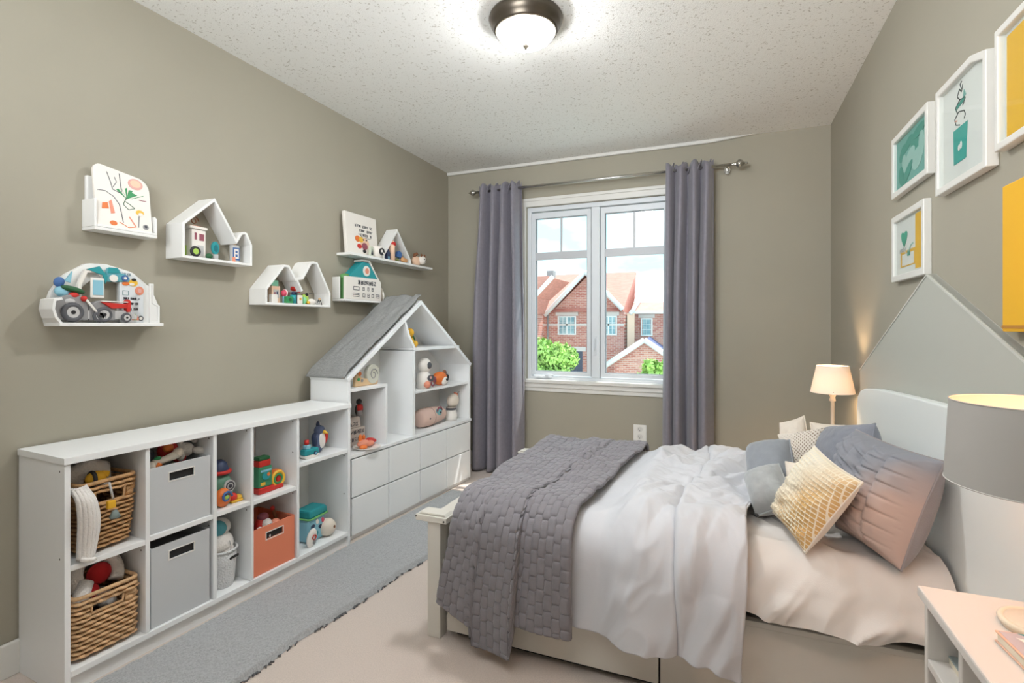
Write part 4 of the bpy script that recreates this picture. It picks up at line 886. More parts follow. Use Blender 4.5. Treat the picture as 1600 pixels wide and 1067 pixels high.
ct('orange_block', 'orange green toy fruit at the left end of the upper bin heap', 'toy', U1(244, 0.06), 0.06, hz, [('fruit', soft([((0, 0, .035), (.022, .02, .022))]), ORANGE), ('leaf', soft([((.004, -.004, .06), (.014, .01, .008))]), GREEN)])
ct('toy_hoop', 'taupe fabric hoop at the back of the upper bin heap', 'toy', .350, 0.17, hz - .03, [('hoop', MB().tor((0, 0, .075), .05, .012), TAUPE), ('knot', soft([((.0, -.01, .125), (.02, .015, .014))]), GREEN)])
ct('yellow_scarf', 'small olive yellow cloth at the right end of the upper bin heap', 'textile', U1(312, 0.12), 0.12, hz, [('cloth', soft([((0, 0, .035), (.028, .06, .022))]), C('olive_yellow', (190, 176, 96), .9))])
ct('dark_mound', 'dark grey mound in the gap at the top of the lower white bin', 'textile', .40, .16, .358, [('cloth', soft([((0, 0, 0), (.10, .09, .03))]), DGREY)])  # flattened dark grey ellipsoid filling the gap at the bin's top
# third column
ct('owl_toy', 'green grey owl toy with swirl eye on the third column shelf', 'toy', .628, 0.1, .4555, [('body', MB().lathe([(0, 0), (.045, 0), (.055, .05), (.05, .1), (.035, .135), (0, .14)], seg=20), C('owl_green', (88, 132, 110))), ('cap', MB().lathe([(.04, .1355), (.042, .15), (.03, .185), (.012, .20), (0, .2)], seg=18), NAVY), ('cap_band', MB().tor((0, 0, .146), .042, .009, axis='z'), RED), ('eye', MB().disc(.012, .085, .026, .026, -.058, -.045, LGREY).tor((.012, -.058, .085), .018, .003, INK).disc(.012, .085, .008, .008, -.062, -.058, INK), None)])
ct('spiral_ball', 'yellow and blue spiral snail ball in front of the owl toy', 'toy', U1(348, 0.045), 0.045, .4555, [('shell', soft([((0, 0, .042), (.036, .028, .042))]), ORANGE), ('spiral', MB().tube([((.024 - .0016 * q) * math.cos(q * .7), -.030 + .0006 * q, .048 + (.026 - .0016 * q) * math.sin(q * .7)) for q in range(14)], .0055), BLUE), ('spot', soft([((.003, -.024, .047), (.012, .008, .012))]), LIME)])
ct('toy_shoe', 'red and yellow toy shoe beside the owl toy', 'toy', U1(367, 0.06), 0.06, .4555, [('sole', MB().bb((-.028, -.02, 0), (.03, .02, .012)), YELLOW, .005), ('upper', soft([((-.012, 0, .024), (.022, .018, .02))]), RED), ('toe', soft([((.016, 0, .016), (.018, .018, .015))]), YELLOW)])
t = thing('woven_tub', 'oval white woven tub with slot handle on the third column bottom shelf', 'basket', T1(.630, .11, .083), ang1)
pr_ = [(.058, 0), (.064, .03), (.069, .10), (.072, .165)]
mb = MB(); vs = []
for q, (r_, z_) in enumerate(pr_): vs += [(r_ * math.cos(2 * PI * k / 40), r_ * 1.15 * math.sin(2 * PI * k / 40), z_) for k in range(40)]
mb.add(vs, [(q * 40 + k, q * 40 + (k + 1) % 40, (q + 1) * 40 + (k + 1) % 40, (q + 1) * 40 + k) for q in range(3) for k in range(40)] + [tuple(range(40))], None, True)
o = obj('wall', mb, M('white_woven_cord', (226, 226, 226), .85, bump=.9, bscale=140), t); sd = o.modifiers.new('s', 'SOLIDIFY'); sd.thickness = .006
obj('rim', MB().tube([(.072 * math.cos(2 * PI * k / 40), .0828 * math.sin(2 * PI * k / 40), .166) for k in range(40)], .006, None, 8, closed=True), M('white_woven_cord', (226, 226, 226)), t)
obj('handle_slot', MB().box((.02, -.0815, .135), (.045, .006, .012), None, (0, -.12, 0)), DARK, t, .004)
ct('plush_bear', 'white plush with teal hood lying on the woven tub', 'plush toy', .624, 0.1, .225, [('body', soft([((0, 0, .05), (.062, .06, .055)), ((.012, -.015, .02), (.045, .045, .03))]), PLUSHW), ('head', soft([((.018, .02, .115), (.048, .045, .042))]), PLUSHW), ('hood', soft([((-.01, -.008, .122), (.036, .040, .034))]), C('teal_hood', (88, 160, 170), .8)), ('seam', MB().tube([(.01, -.062, .07), (.014, -.066, .04), (.012, -.064, .01)], .0015), GREY)])
# fourth column
ct('robot_box', 'green and red painted box figure on the fourth column shelf', 'toy', U1(410, 0.075), 0.075, .4505, [('box', MB().bb((-.038, -.025, .03), (.036, .025, .13)), C('box_green', (60, 134, 96)), .004), ('top', MB().bb((-.036, -.024, .1305), (.030, .024, .16)), RED, .004), ('lid', MB().bb((-.034, -.022, .1605), (.028, .022, .178)), DGREEN, .004), ('base', MB().bb((-.042, -.03, 0), (.05, .03, .0295)), RED, .006), ('painted_face', MB().disc(.0, .085, .022, .02, -.029, -.0255, TEAL).disc(.012, .09, .009, .009, -.031, -.029, ORANGE).bb((-.03, -.0265, .105), (.03, -.0252, .115), LBLUE).bb((-.03, -.0265, .04), (-.004, -.0252, .055), YELLOW), None)])
ct('swirl_wheel', 'orange and green swirl wheel toy right of the box figure', 'toy', U1(431, 0.075), 0.075, .4505, [('wheel', MB().disc(0, .048, .044, .047, -.015, .015), ORANGE, .004), ('rim', MB().tor((0, -.015, .048), .035, .008), YELLOW), ('inner_ring', MB().tor((0, -.017, .048), .022, .005), GREEN), ('hub', MB().disc(0, .048, .012, .012, -.022, -.015, RED), None), ('foot', MB().bb((-.05, -.024, 0), (.028, -.016, .022)), RED, .004)])
bz = .235
for n_, l_, u0, y0, z0, pr in (
    ('plush_clown', 'red plush with dark hat in the salmon bin', U1(408, .09), .09, bz, [('body', soft([((0, 0, .04), (.034, .03, .05))]), RED), ('hat', soft([((.01, 0, .085), (.028, .025, .022))]), MAROON)]),
    ('white_ball', 'white pompom ball in the salmon bin', U1(416, .07), .07, bz, [('ball', soft([((0, 0, .055), (.028, .028, .026))]), PLUSHW), ('knot', soft([((.004, -.02, .04), (.012, .01, .012))]), LGREY)]),
    ('teal_plush', 'teal plush with white tummy in the salmon bin', U1(421, .05), .05, bz, [('body', soft([((0, 0, .03), (.034, .026, .032))]), TEAL), ('tummy', soft([((-.022, -.018, .012), (.014, .014, .02))]), PLUSHW)]),
    ('peach_ball', 'peach ball at the right of the toys in the salmon bin', U1(430, .06), .06, bz, [('ball', soft([((0, 0, .038), (.028, .026, .03))]), SALMON), ('patch', soft([((.0, -.016, .03), (.018, .012, .018))]), PEACH)]),
    ('yellow_plush', 'yellow plush at the front left of the salmon bin', U1(404, .042), .042, bz, [('body', soft([((0, 0, .02), (.036, .022, .03))]), YELLOW), ('tuft', soft([((.002, -.004, .05), (.016, .012, .016))]), PLUSHW)]),
    ('wooden_paddle', 'brown wooden paddle leaning in the salmon bin', U1(431, .10), .10, bz, [('paddle', MB().box((0, 0, .05), (.016, .01, .12), None, (0, -.3, 0)), BROWN, .003), ('knob', soft([((-.02, 0, .108), (.012, .01, .012))]), RED)])):
    ct(n_, l_, 'toy', u0, y0, z0, pr)
# fifth column
ct('plush_parrot', 'dark blue plush bird with red wing on the fifth column upper shelf', 'plush toy', U1(497, 0.095), 0.095, .5605, [('body', soft([((0, 0, .065), (.036, .03, .065))]), C('slate_blue', (94, 104, 132), .9)), ('belly', soft([((.006, -.02, .07), (.024, .018, .045))]), PLUSHW), ('head', soft([((.004, -.006, .125), (.03, .028, .028))]), C('slate_blue', (94, 104, 132), .9)), ('beak', MB().cyl((.012, -.03, .118), (.02, -.055, .108), .011, .002), YELLOW), ('wing', soft([((.04, -.012, .075), (.016, .014, .035), None, (0, .3, 0))]), RED), ('wing', soft([((-.034, -.008, .075), (.015, .014, .04), None, (0, -.2, 0))]), NAVY), ('tuft', soft([((-.002, 0, .155), (.01, .01, .022))]), NAVY)])
ct('toy_boat', 'teal toy boat with red funnel on the fifth column upper shelf', 'toy', U1(480, 0.05), 0.05, .5605, [('hull', MB().prism([(-.03, .018), (-.024, 0), (.052, 0), (.064, .018)], -.022, .022), OFFW, .003), ('deck', MB().bb((-.03, -.022, .0185), (.062, .022, .050)), TEAL, .006), ('cabin', MB().bb((-.018, -.014, .0505), (.012, .014, .074)), LBLUE, .003), ('funnel', MB().cyl((-.004, 0, .0745), (-.004, 0, .098), .012), RED), ('porthole', MB().disc(.036, .024, .011, .011, -.027, -.0225, NAVY).disc(.036, .024, .006, .006, -.028, -.027, LBLUE), None)])
t = thing('lunch_bag', 'teal patterned zip bag on the fifth column bottom shelf', 'bag', T1(U1(487, .12), .12, .084), ang1 + .12)
obj('bag_body', MB().bb((-.075, -.05, 0), (.06, .05, .13)), LBLUE, t, .02)
obj('bag_lid', MB().prism([(-.075, .131), (.072, .131), (.07, .168), (.055, .178), (-.07, .178)], -.052, .052), TEAL, t, .012)
obj('zip_piping', MB().tube([(p.x - .003, p.y, .133) for p in rrect(.078, .055, .02, .03)], .005, None, 6, closed=True), C('zip_green', (120, 190, 110)), t)
a = MB()
for q, (x0, z0, c_) in enumerate(((-.05, .09, NAVY), (-.02, .04, TEAL), (.03, .1, C('rose', (222, 84, 110))), (.04, .03, OFFW), (-.055, .035, OFFW), (-.015, .105, OFFW), (.01, .07, NAVY))): a.disc(x0, z0, .016, .011, -.0515, -.0502, c_, 10, q)
obj('printed_shapes', a, None, t)
ct('plush_ball', 'round cream plush ball on the fifth column bottom shelf', 'plush toy', U1(511, 0.075), 0.075, .083, [('ball', soft([((0, 0, .048), (.052, .048, .048))]), CREAM), ('star', MB().disc(.008, .055, .006, .009, -.050, -.046, BROWN, 5), None)])
ct('plush_ear', 'white floppy ear plush with red ring in front of the teal bag', 'plush toy', U1(487, 0.04), 0.04, .083, [('ear', MB().sph((0, 0, .045), (.032, .016, .05), None, 16, 12, (0, .3, 0)), OFFW), ('ring', MB().tor((.004, -.016, .05), .012, .003), RED), ('inner', MB().sph((.006, -.012, .03), (.014, .006, .02)), GREY)])

# ------------------------------------------------------------------ things in the house cabinet
def ht(name, label, cat, u, y, z, parts, rz=0.0): return toy(name, label, cat, T2(u, y, z), ang2 + rz, parts)
ht('letter_box', 'taupe lettered keepsake box in the left cell of the house cabinet', 'box', .240, .20, .509, [('box', MB().bb((-.12, -.07, 0), (.13, .07, .115)), TAUPE, .004), ('lid', MB().prism([(-.12, .1155), (.10, .1155), (.098, .17), (.085, .185), (-.11, .185), (-.12, .17)], -.06, .065), TAUPE, .004),
    ('printed_letters', (lambda m_: (strokes(m_, -.07, .08, .19, .022, 8, -.0705, INK, 71, .003, 0), strokes(m_, -.09, .035, .20, .022, 8, -.0705, INK, 72, .003, 0), strokes(m_, -.09, .13, .17, .02, 7, -.0605, INK, 73, .003, 0), m_)[-1])(MB()), None), ('small_tag', MB().tor((.105, -.075, .006), .018, .004, axis='z'), DGREY)])
ht('nutcracker_figure', 'small red and black figure standing on the taupe lettered box', 'toy', U2(561, 0.15), 0.15, .695, [('body', MB().lathe([(0, 0), (.022, 0), (.022, .03), (.016, .06), (0, .062)], seg=12), GREY), ('coat', MB().sph((0, -.004, .05), (.026, .02, .026)), RED), ('head', MB().sph((0, 0, .088), (.02, .018, .02)), BLACK), ('arm', MB().sph((.026, 0, .04), (.008, .008, .03)).sph((-.026, 0, .04), (.008, .008, .03)), BLACK)])
ht('toy_crab', 'orange and red crab-like toy on a white plate in the house cabinet', 'toy', U2(573, .035), .035, .509, [('plate', MB().lathe([(0, .001), (.065, .001), (.085, .010), (.085, .014), (.07, .007), (0, .006)], seg=28), OFFW), ('body', soft([((-.03, 0, .035), (.045, .03, .024)), ((.01, -.01, .03), (.04, .022, .018))]), SALMON), ('claw', soft([((-.055, -.025, .02), (.03, .018, .014)), ((-.045, .01, .065), (.015, .01, .03)), ((-.015, .01, .07), (.01, .01, .018))]), ORANGE), ('shell', soft([((.05, .01, .04), (.045, .024, .016), None, (0, .25, 0))]), RED)])
ht('wooden_snail', 'pale wooden snail toy on the small left shelf under the roof', 'toy', U2(573, 0.06), 0.06, .8965, [('body', MB().prism([(-.115, 0), (.09, 0), (.095, .03), (.05, .035), (-.05, .05), (-.08, .085), (-.11, .07)], -.012, .012), WOOD, .006), ('shell', MB().disc(.045, .068, .058, .062, -.016, .016), C('shell_grey', (206, 204, 190)), .006), ('spiral', MB().tube([((.036 - .002 * q) * math.cos(q * .6) + .045, -.018, .066 + (.04 - .002 * q) * math.sin(q * .6)) for q in range(15)], .0025), GREY), ('face_print', MB().disc(-.085, .045, .012, .01, -.0145, -.0125, GREEN).disc(-.055, .035, .01, .01, -.0145, -.0125, GREY).disc(-.075, .078, .014, .014, -.014, -.0125, ORANGE), None)])
ht('yellow_plush', 'yellow plush duck on the slanted board in the gable', 'plush toy', .80, .10, 1.1155, [('body', soft([((0, 0, .045), (.035, .04, .045)), ((.03, -.01, .025), (.03, .03, .025))]), YELLOW), ('head', soft([((-.03, -.02, .105), (.03, .03, .032))]), GOLD), ('stem', MB().tube([(-.012, -.03, .09), (.0, -.04, .05)], .006), DGREEN)])
ht('robot_toy', 'white robot toy with grey visor on the right middle shelf', 'toy', U2(662, 0.075), 0.075, .8115, [('body', MB().lathe([(0, 0), (.05, 0), (.058, .05), (.05, .10), (.03, .12), (0, .122)], seg=20), OFFW), ('head', MB().sph((.01, 0, .165), (.062, .045, .058)), OFFW), ('visor', MB().sph((.016, -.032, .166), (.034, .018, .028)), DGREY), ('printed_belly', MB().disc(.01, .075, .035, .022, -.064, -.05, DGREY).disc(.0, .08, .012, .01, -.066, -.064, PINK).tor((.035, -.058, .035), .02, .005, MAROON), None), ('ball', MB().sph((-.025, -.05, .03), .026), SALMON)])
ht('fox_head', 'orange and white puppy head toy on the right middle shelf', 'toy', U2(687, 0.08), 0.08, .8115, [('head', MB().sph((0, 0, .052), (.075, .05, .052)), ORANGE), ('muzzle', MB().sph((.01, -.036, .036), (.04, .026, .032)), OFFW), ('nose', MB().sph((.012, -.062, .045), (.014, .008, .011)), BLACK), ('ear', MB().sph((.05, -.012, .092), (.026, .012, .022), None, 12, 8, (0, .6, 0)), BROWN), ('patch', MB().sph((.062, -.026, .06), (.016, .016, .022)), BLACK), ('ear', MB().sph((-.07, -.005, .05), (.018, .012, .026), None, 12, 8, (0, -.5, 0)), MAROON)])
t = thing('pink_bolster', 'pink rolled plush bolster with an eye patch in the lower right cell', 'plush toy', T2(U2(664, .12), .12, .509), ang2)
obj('body', MB().lathe([(0, -.12), (.045, -.118), (.062, -.10), (.070, -.05), (.068, .05), (.062, .12), (.055, .18), (.04, .21), (0, .215)], (.02, 0, .071), axis='x', seg=28), C('dusty_pink', (222, 190, 176), .9), t)
obj('eye_patch', MB().sph((.10, -.055, .10), (.040, .016, .030)), C('eye_teal', (120, 176, 180)), t); obj('brow', MB().tube([(.065, -.066, .11), (.085, -.066, .135), (.115, -.066, .138), (.14, -.06, .115)], .006), MAROON, t); obj('button', MB().sph((-.03, -.071, .07), .006).sph((.105, -.071, .098), .008), INK, t)
obj('seam', MB().tor((.045, 0, .071), .0700, .0015, axis='x', seg=30), C('seam_pink', (180, 150, 138)), t)
ht('plush_lamb', 'cream plush figure with striped collar at the right end of the lower cell', 'plush toy', U2(705, 0.09), 0.09, .509, [('body', MB().lathe([(0, 0), (.045, 0), (.05, .03), (.038, .085), (0, .09)], seg=18), OFFW), ('collar', MB().tor((0, 0, .092), .036, .008, axis='z', seg=18), DGREY), ('collar_band', MB().tor((0, 0, .106), .038, .005, axis='z', seg=18), TAUPE), ('head', MB().sph((.025, 0, .155), (.062, .045, .055), None, 16, 12, (0, -.4, 0)), CREAM), ('ear', MB().tube([(.06, 0, .195), (.05, 0, .215), (.075, 0, .205), (.085, 0, .175)], .010), SALMON), ('whisker', MB().tube([(.085, 0, .19), (.105, 0, .215), (.12, 0, .216)], .0025), BROWN)])

# ------------------------------------------------------------------ rug
nu, nv = 110, 330
u_ = np.linspace(0, 1, nu)[:, None] * np.ones((1, nv)); v_ = np.ones((nu, 1)) * np.linspace(0, 1, nv)[None, :]
y_ = 1.06 + (3.46 - 1.06) * v_
xl = -2.052 + .118 * v_ * 1.0
xr = -1.60 + .20 * v_ + .022 * (fbm(v_ * 7, v_ * 0, 3) - .5) * 2
x_ = xl + (xr - xl) * u_
y_ = y_ + (.10 + .10 * u_) * (1 - v_) * u_ + .010 * (fbm(u_ * 9, v_ * 0 + 3, 8) - .5)
ed = np.minimum(np.minimum(u_, 1 - u_) * .5, np.minimum(v_, 1 - v_) * 2.4)
z_ = .026 * sstep(0, .018, ed) + .006 * (vnoise(x_ * 120, y_ * 120, 4) - .5) * sstep(0, .02, ed) + .005 * (fbm(x_ * 7, y_ * 7, 6) - .5) * sstep(0, .03, ed)
o = grid_mesh('rug', x_, y_, np.maximum(z_, .002), RUG)
tag(o, 'long grey shaggy rug lying along the cube shelf', 'rug')
rg = random.Random(5); fr_ = MB()
for k in range(130):
    i = rg.randint(0, nv - 1); j = nu - 1 if k % 4 else 0; p = Vector((float(x_[j, i]), float(y_[j, i]), .006)); s_ = 1 if j else -.25
    fr_.tube([p, p + Vector((s_ * rg.uniform(.002, .007), rg.uniform(-.015, .015), .002)), p + Vector((s_ * rg.uniform(.003, .009), rg.uniform(-.025, .025), -.004))], .0028, seg=5)
obj('loose_fringe', fr_, M('dark_rug_yarn', (104, 104, 106), .95), o, kind='stuff')

# ------------------------------------------------------------------ bed
BX0, BX1, BY0, BY1 = -1.05, .62, 1.84, 3.00
bed = thing('bed', 'white double bed with arched headboard and under-bed drawers', 'bed', (-.2, 2.42, 0))
BO = Vector((-.2, 2.42, 0))
def bl(mb): mb.v = [tuple(Vector(p) - BO) for p in mb.v]; return mb
hpts = [(1.50, .20), (3.10, .20), (3.11, .86), (3.09, .915), (3.04, .945), (2.95, .968), (2.80, .985), (2.5, 1.002), (2.2, 1.016), (1.98, 1.024), (1.80, 1.026), (1.62, 1.022), (1.50, 1.012)]
mb = MB().prism([(y_, z_) for y_, z_ in hpts], 0, .04); mb.v = [(.626 + p[1], p[0], p[2]) for p in mb.v]
obj('headboard', bl(mb), HEADW, bed, .006)
obj('foot_board', bl(MB().bb((-1.105, BY0 + .035, .06), (-1.072, BY1 - .035, .470))), BEDW, bed, .004)
ftop = MB().bb((-1.12, BY0 - .012, .471), (-1.035, BY1 + .02, .492))
obj('foot_rail', bl(ftop), BEDW, bed, .006)
for y0 in (BY0 - .02, BY1 - .05):
    po = obj('foot_post', bl(MB().bb((-1.125, y0, 0), (-1.065, y0 + .054, .4705))), BEDW, bed, .003)
    cap = MB().bb((-1.135 - .04, y0 - .012, .472), (-1.03, y0 + .066, .497)).prism([(-1.165, .4975), (-1.035, .4975), (-1.045, .507), (-1.155, .507)], y0 - .004, y0 + .058)
    obj('post_cap', bl(cap), BEDW, po, .003)
    obj('bolt_cover', bl(MB().sph((-1.042, y0 - .013, .482), .004).sph((-1.172, y0 - .013, .49), .004)), SCREW, po)
obj('rail_ledge', bl(MB().bb((-1.064, BY0 - .004, .298), (BX1, BY0 + .02, .316))), BEDW, bed, .002)
obj('side_rail', bl(MB().bb((BX0 + .005, BY1 - .03, .05), (BX1, BY1, .316))), BEDW, bed, .002)
xd = P(1030, 1030, 'y', BY0).x
for xa, xc in ((BX0 + .006, xd - .003), (xd + .003, BX1)):
    obj('drawer_front', bl(MB().bb((xa, BY0, .03), (xc, BY0 + .02, .297))), BEDW, bed, .002)
obj('slat_base', bl(MB().bb((BX0 + .01, BY0 + .031, .27), (BX1, BY1 - .031, .30))), BEDW, bed)
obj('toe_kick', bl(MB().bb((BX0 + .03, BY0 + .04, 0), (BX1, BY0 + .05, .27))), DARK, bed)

MZ = .53
mt = obj('mattress', MB().bb((BX0 + .032, BY0 + .012, .318), (BX1 - .002, BY1 - .012, MZ - .006)), MATTRESS, None, .045)
tag(mt, 'white mattress on the bed, mostly hidden under sheet and duvet', 'mattress')
for p in mt.data.polygons: p.use_smooth = True

def drape_curve(L, hemN, zt, yF, yN, zF, rF=.06, rN=.09):
    """cross section far hem -> over the top -> near hem; L in [0,1] fraction of its own length; returns y, z, ny, nz, s (signed arc distance past the near top edge)"""
    a = (zt - rF) - zF; b_ = rF * PI / 2; c_ = (yF - rF) - (yN + rN); d_ = rN * PI / 2; e = (zt - rN) - hemN
    tot = a + b_ + c_ + d_ + e; s = L * tot
    y = np.where(s < a, yF, 0.0); z = np.where(s < a, zF + s, 0.0); ny = np.where(s < a, 1.0, 0.0); nz = np.zeros_like(s)
    m = (s >= a) & (s < a + b_); th = (s - a) / rF
    y = np.where(m, yF - rF + rF * np.cos(th), y); z = np.where(m, zt - rF + rF * np.sin(th), z); ny = np.where(m, np.cos(th), ny); nz = np.where(m, np.sin(th), nz)
    m = (s >= a + b_) & (s < a + b_ + c_)
    y = np.where(m, yF - rF - (s - a - b_), y); z = np.where(m, zt, z); nz = np.where(m, 1.0, nz); ny = np.where(m, 0.0, ny)
    m = (s >= a + b_ + c_) & (s < a + b_ + c_ + d_); th = (s - a - b_ - c_) / rN
    y = np.where(m, yN + rN - rN * np.sin(th), y); z = np.where(m, zt - rN + rN * np.cos(th), z); ny = np.where(m, -np.sin(th), ny); nz = np.where(m, np.cos(th), nz)
    m = s >= a + b_ + c_ + d_
    y = np.where(m, yN, y); z = np.where(m, zt - rN - (s - a - b_ - c_ - d_), z); ny = np.where(m, -1.0, ny); nz = np.where(m, 0.0, nz)
    return y, z, ny, nz, s - (a + b_ + c_ + d_ * .5)
def UV(nu, nv): return np.linspace(0, 1, nu)[:, None] * np.ones((1, nv)), np.ones((nu, 1)) * np.linspace(0, 1, nv)[None, :]

# fitted sheet at the head end
u_, v_ = UV(150, 260)
hem = .372 - .02 * np.sin(u_ * 3.1) ** 2 + .008 * np.sin(u_ * 17)
y_, z_, ny, nz, sd = drape_curve(v_, hem, MZ + .006, BY1 - .002, BY0 - .008, .33)
x_ = -.02 + (.612 + .02) * u_
drop = sstep(-.05, .15, sd)
fold = ridge(x_ * 5 + sd * 6, sd * 1.5 - x_ * 3, 11) * .5 + .5
fold2 = np.clip(ridge(x_ * 9 + sd * 9, sd * 2 - x_ * 5, 13), 0, 1)
d_ = drop * (.006 + (.052 * fold + .024 * fold2) * sstep(-.02, .12, sd)) + (1 - drop) * (.005 + .011 * ridge(x_ * 6 + y_ * 2, y_ * 5, 21) + .009 * ridge(x_ * 9 + y_ * 6, y_ * 7 - x_ * 5, 23))
o = grid_mesh('bed_sheet', x_, y_ + ny * d_, z_ + nz * d_, SHEET)
tag(o, 'white fitted sheet showing at the pillow end of the bed', 'sheet')

# duvet
u_, v_ = UV(260, 420)
hem = .185 + .008 * np.sin(u_ * 9) + .03 * u_ - .035 * sstep(.90, 1, u_)
y_, z_, ny, nz, sd = drape_curve(v_, hem, MZ + .022, BY1 + .008, BY0 - .030, .25, .07, .12)
topf = np.clip((y_ - BY0) / (BY1 - BY0), 0, 1) * (nz > .05)
xr = .065 + .20 * sstep(.05, .9, topf) - .02 * sstep(0, .3, sd)
x_ = -.90 + (xr + .90) * u_
drop = sstep(-.04, .18, sd)
w1 = ridge(x_ * 3.2 + sd * 1.2 + .8 * fbm(x_ * 2, sd * 2, 5), sd * .9 + x_ * 1.2, 31)           # long hanging folds
w2 = ridge(x_ * 8 + sd * 5, sd * 3 - x_ * 2.0, 33)
w3 = ridge(x_ * 4.5 - y_ * 3.0 + .7 * fbm(x_ * 3, y_ * 3, 8), y_ * 2.6 + x_ * 2.2, 35)         # creases across the top
w4 = fbm(x_ * 14 + y_ * 6, y_ * 15, 37) - .5
w5 = ridge(x_ * 2.2 - y_ * 1.4 + 3, y_ * 1.2 + x_ * 1.0, 39)
w6 = ridge(x_ * 11 + sd * 3 + 2 * fbm(x_ * 3, sd * 3, 61), sd * 2.2 + x_ * 3, 63)
d_ = drop * (.026 + .050 * np.clip(w1, -1, 1) + .022 * w2 + .018 * w6 + .03 * sstep(.1, .5, sd)) + (1 - drop) * (.020 + .028 * w3 + .016 * w4 + .018 * w5 + .016 * w2 + .014 * ridge(x_ * 10 - y_ * 7, y_ * 5 + x_ * 4, 65))
seam_x = -.14 - .05 * sstep(.0, .9, topf) * -1.6 + .012 * np.sin(sd * 6)
d_ = d_ + .012 * sstep(seam_x - .012, seam_x + .002, x_) - .010 * np.exp(-((x_ - seam_x + .012) / .008) ** 2)
d_ = d_ * (1 - .85 * sstep(-.29, -.41, x_)) + .001
d_ = np.maximum(d_, .001)
duv = grid_mesh('duvet', x_, y_ + ny * d_, z_ + nz * d_, DUVET, thick=.008)
tag(duv, 'crumpled white duvet hanging over the near side of the bed', 'duvet')
sm = MB(); 
for k in range(0, 420, 3):
    pass
jj = range(60, 418, 3); pts = []
for j in jj:
    i = int(np.argmin(np.abs(x_[:, j] - seam_x[:, j]))); pts.append((float(x_[i, j]), float(y_[i, j] + ny[i, j] * (d_[i, j] + .002)), float(z_[i, j] + nz[i, j] * (d_[i, j] + .002))))
obj('seam_piping', sm.tube(pts, .0028, seg=6), DUVET, duv)
pts = [(float(x_[-1, j]), float(y_[-1, j] + ny[-1, j] * d_[-1, j]), float(z_[-1, j] + nz[-1, j] * d_[-1, j])) for j in range(40, 420, 3)]
obj('edge_piping', MB().tube(pts, .004, seg=6), DUVET, duv)

# grey quilted throw over the foot end
nu, nv = 150, 420
u_, v_ = UV(nu, nv)
f1, f2 = .27, .60                                                           # pleat lines
y0_, z0_, ny0, nz0, sd0 = drape_curve(v_, .09 + 0 * u_, MZ + .046, BY1 + .022, BY0 - .060, .30, .08, .12)
pan = np.where(u_ < f1, 0, np.where(u_ < f2, 1, 2))
hem = np.where(pan == 0, .185 - .06 * u_ / f1, np.where(pan == 1, .050 + .02 * (u_ - f1), .165 - .01 * (u_ - f2)))
y_, z_, ny, nz, sd = drape_curve(v_, hem, MZ + .046, BY1 + .022, BY0 - .060, .30, .08, .12)
topf = np.clip((y_ - BY0) / (BY1 - BY0), 0, 1) * (nz > .05)
drop = sstep(-.05, .2, sd)
xl = -.975 - .07 * sstep(-.02, .40, sd)
xr = -.505 + .09 * sstep(0, .9, topf) + .012 * np.sin(topf * 7) 
sway = .05 * sstep(.1, .9, topf) * np.sin(PI * u_)
x_ = xl + (xr - xl) * u_ + sway
# pleats: each panel rises towards its right edge and laps over the next one
saw = np.where(u_ < f1, u_ / f1, np.where(u_ < f2, (u_ - f1) / (f2 - f1), 1 - .9 * (u_ - f2) / (1 - f2)))
lap = np.where(pan == 0, .020 * saw ** 2, np.where(pan == 1, .012 + .026 * saw ** 1.5, .020 * (1 - saw)))
LEN = sd - sd.min()
cx, cy_ = u_ * 17 + .25 * (fbm(u_ * 5, LEN * 4, 2) - .5), LEN / .052
row = np.floor(cx); fy = (cy_ + .5 * (row % 2) + .5 * (vnoise(row * 1.7, LEN * 6, 5))) % 1; fx = cx % 1
cell = (1 - np.abs(2 * fx - 1) ** 5) * (1 - np.abs(2 * fy - 1) ** 7)
bigw = ridge(x_ * 4 - y_ * 2, y_ * 3 + x_ * 2, 51)
crump = np.exp(-(((x_ + .62) / .10) ** 2 + ((y_ - 2.5) / .22) ** 2)) * (nz > .5)
d_ = .004 + .0075 * cell + lap * (.25 + .75 * drop) + (1 - drop) * (.014 * bigw + .020 * (fbm(x_ * 6, y_ * 6, 7) - .3) + .008 * ridge(x_ * 9 + y_ * 3, y_ * 8, 57)) + drop * (.010 * np.sin(x_ * 18 + 1) * sstep(.1, .5, sd) + .006 * (fbm(x_ * 9, sd * 5, 9) - .5)) + crump * .075 * (fbm(x_ * 16, y_ * 14, 13) - .25)
d_ = np.maximum(d_, .002)
qz = z_ + nz * d_
throw = grid_mesh('quilted_throw', x_, y_ + ny * d_, np.maximum(qz, .008), QUILT, thick=.010)
tag(throw, 'grey brick-stitched quilt throw across the foot of the bed', 'quilt')
def edge_pts(i=None, j=None):
    rng_ = [(i, q) for q in range(20, nv, 3)] if i is not None else [(q, j) for q in range(0, nu, 2)]
    return [(float(x_[a_, c_]), float(y_[a_, c_] + ny[a_, c_] * d_[a_, c_]), float(max(qz[a_, c_], .01))) for a_, c_ in rng_]
bd_ = MB()
for q in (0, nu - 1): bd_.tube(edge_pts(i=q), .007, seg=6)
ep = edge_pts(j=nv - 1); k1, k2 = int(nu * f1 / 2), int(nu * f2 / 2)
for seg_ in (ep[:k1], ep[k1 + 2:k2], ep[k2 + 2:]): bd_.tube(seg_, .007, seg=6)
obj('binding', bd_, M('grey_quilt_binding', (134, 130, 133), .8), throw)
btn = MB()
for bx, by in ((-.60, 2.62), (-.66, 2.42), (-.70, 2.24)):
    btn.sph((bx, by, MZ + .072), (.026, .018, .014))

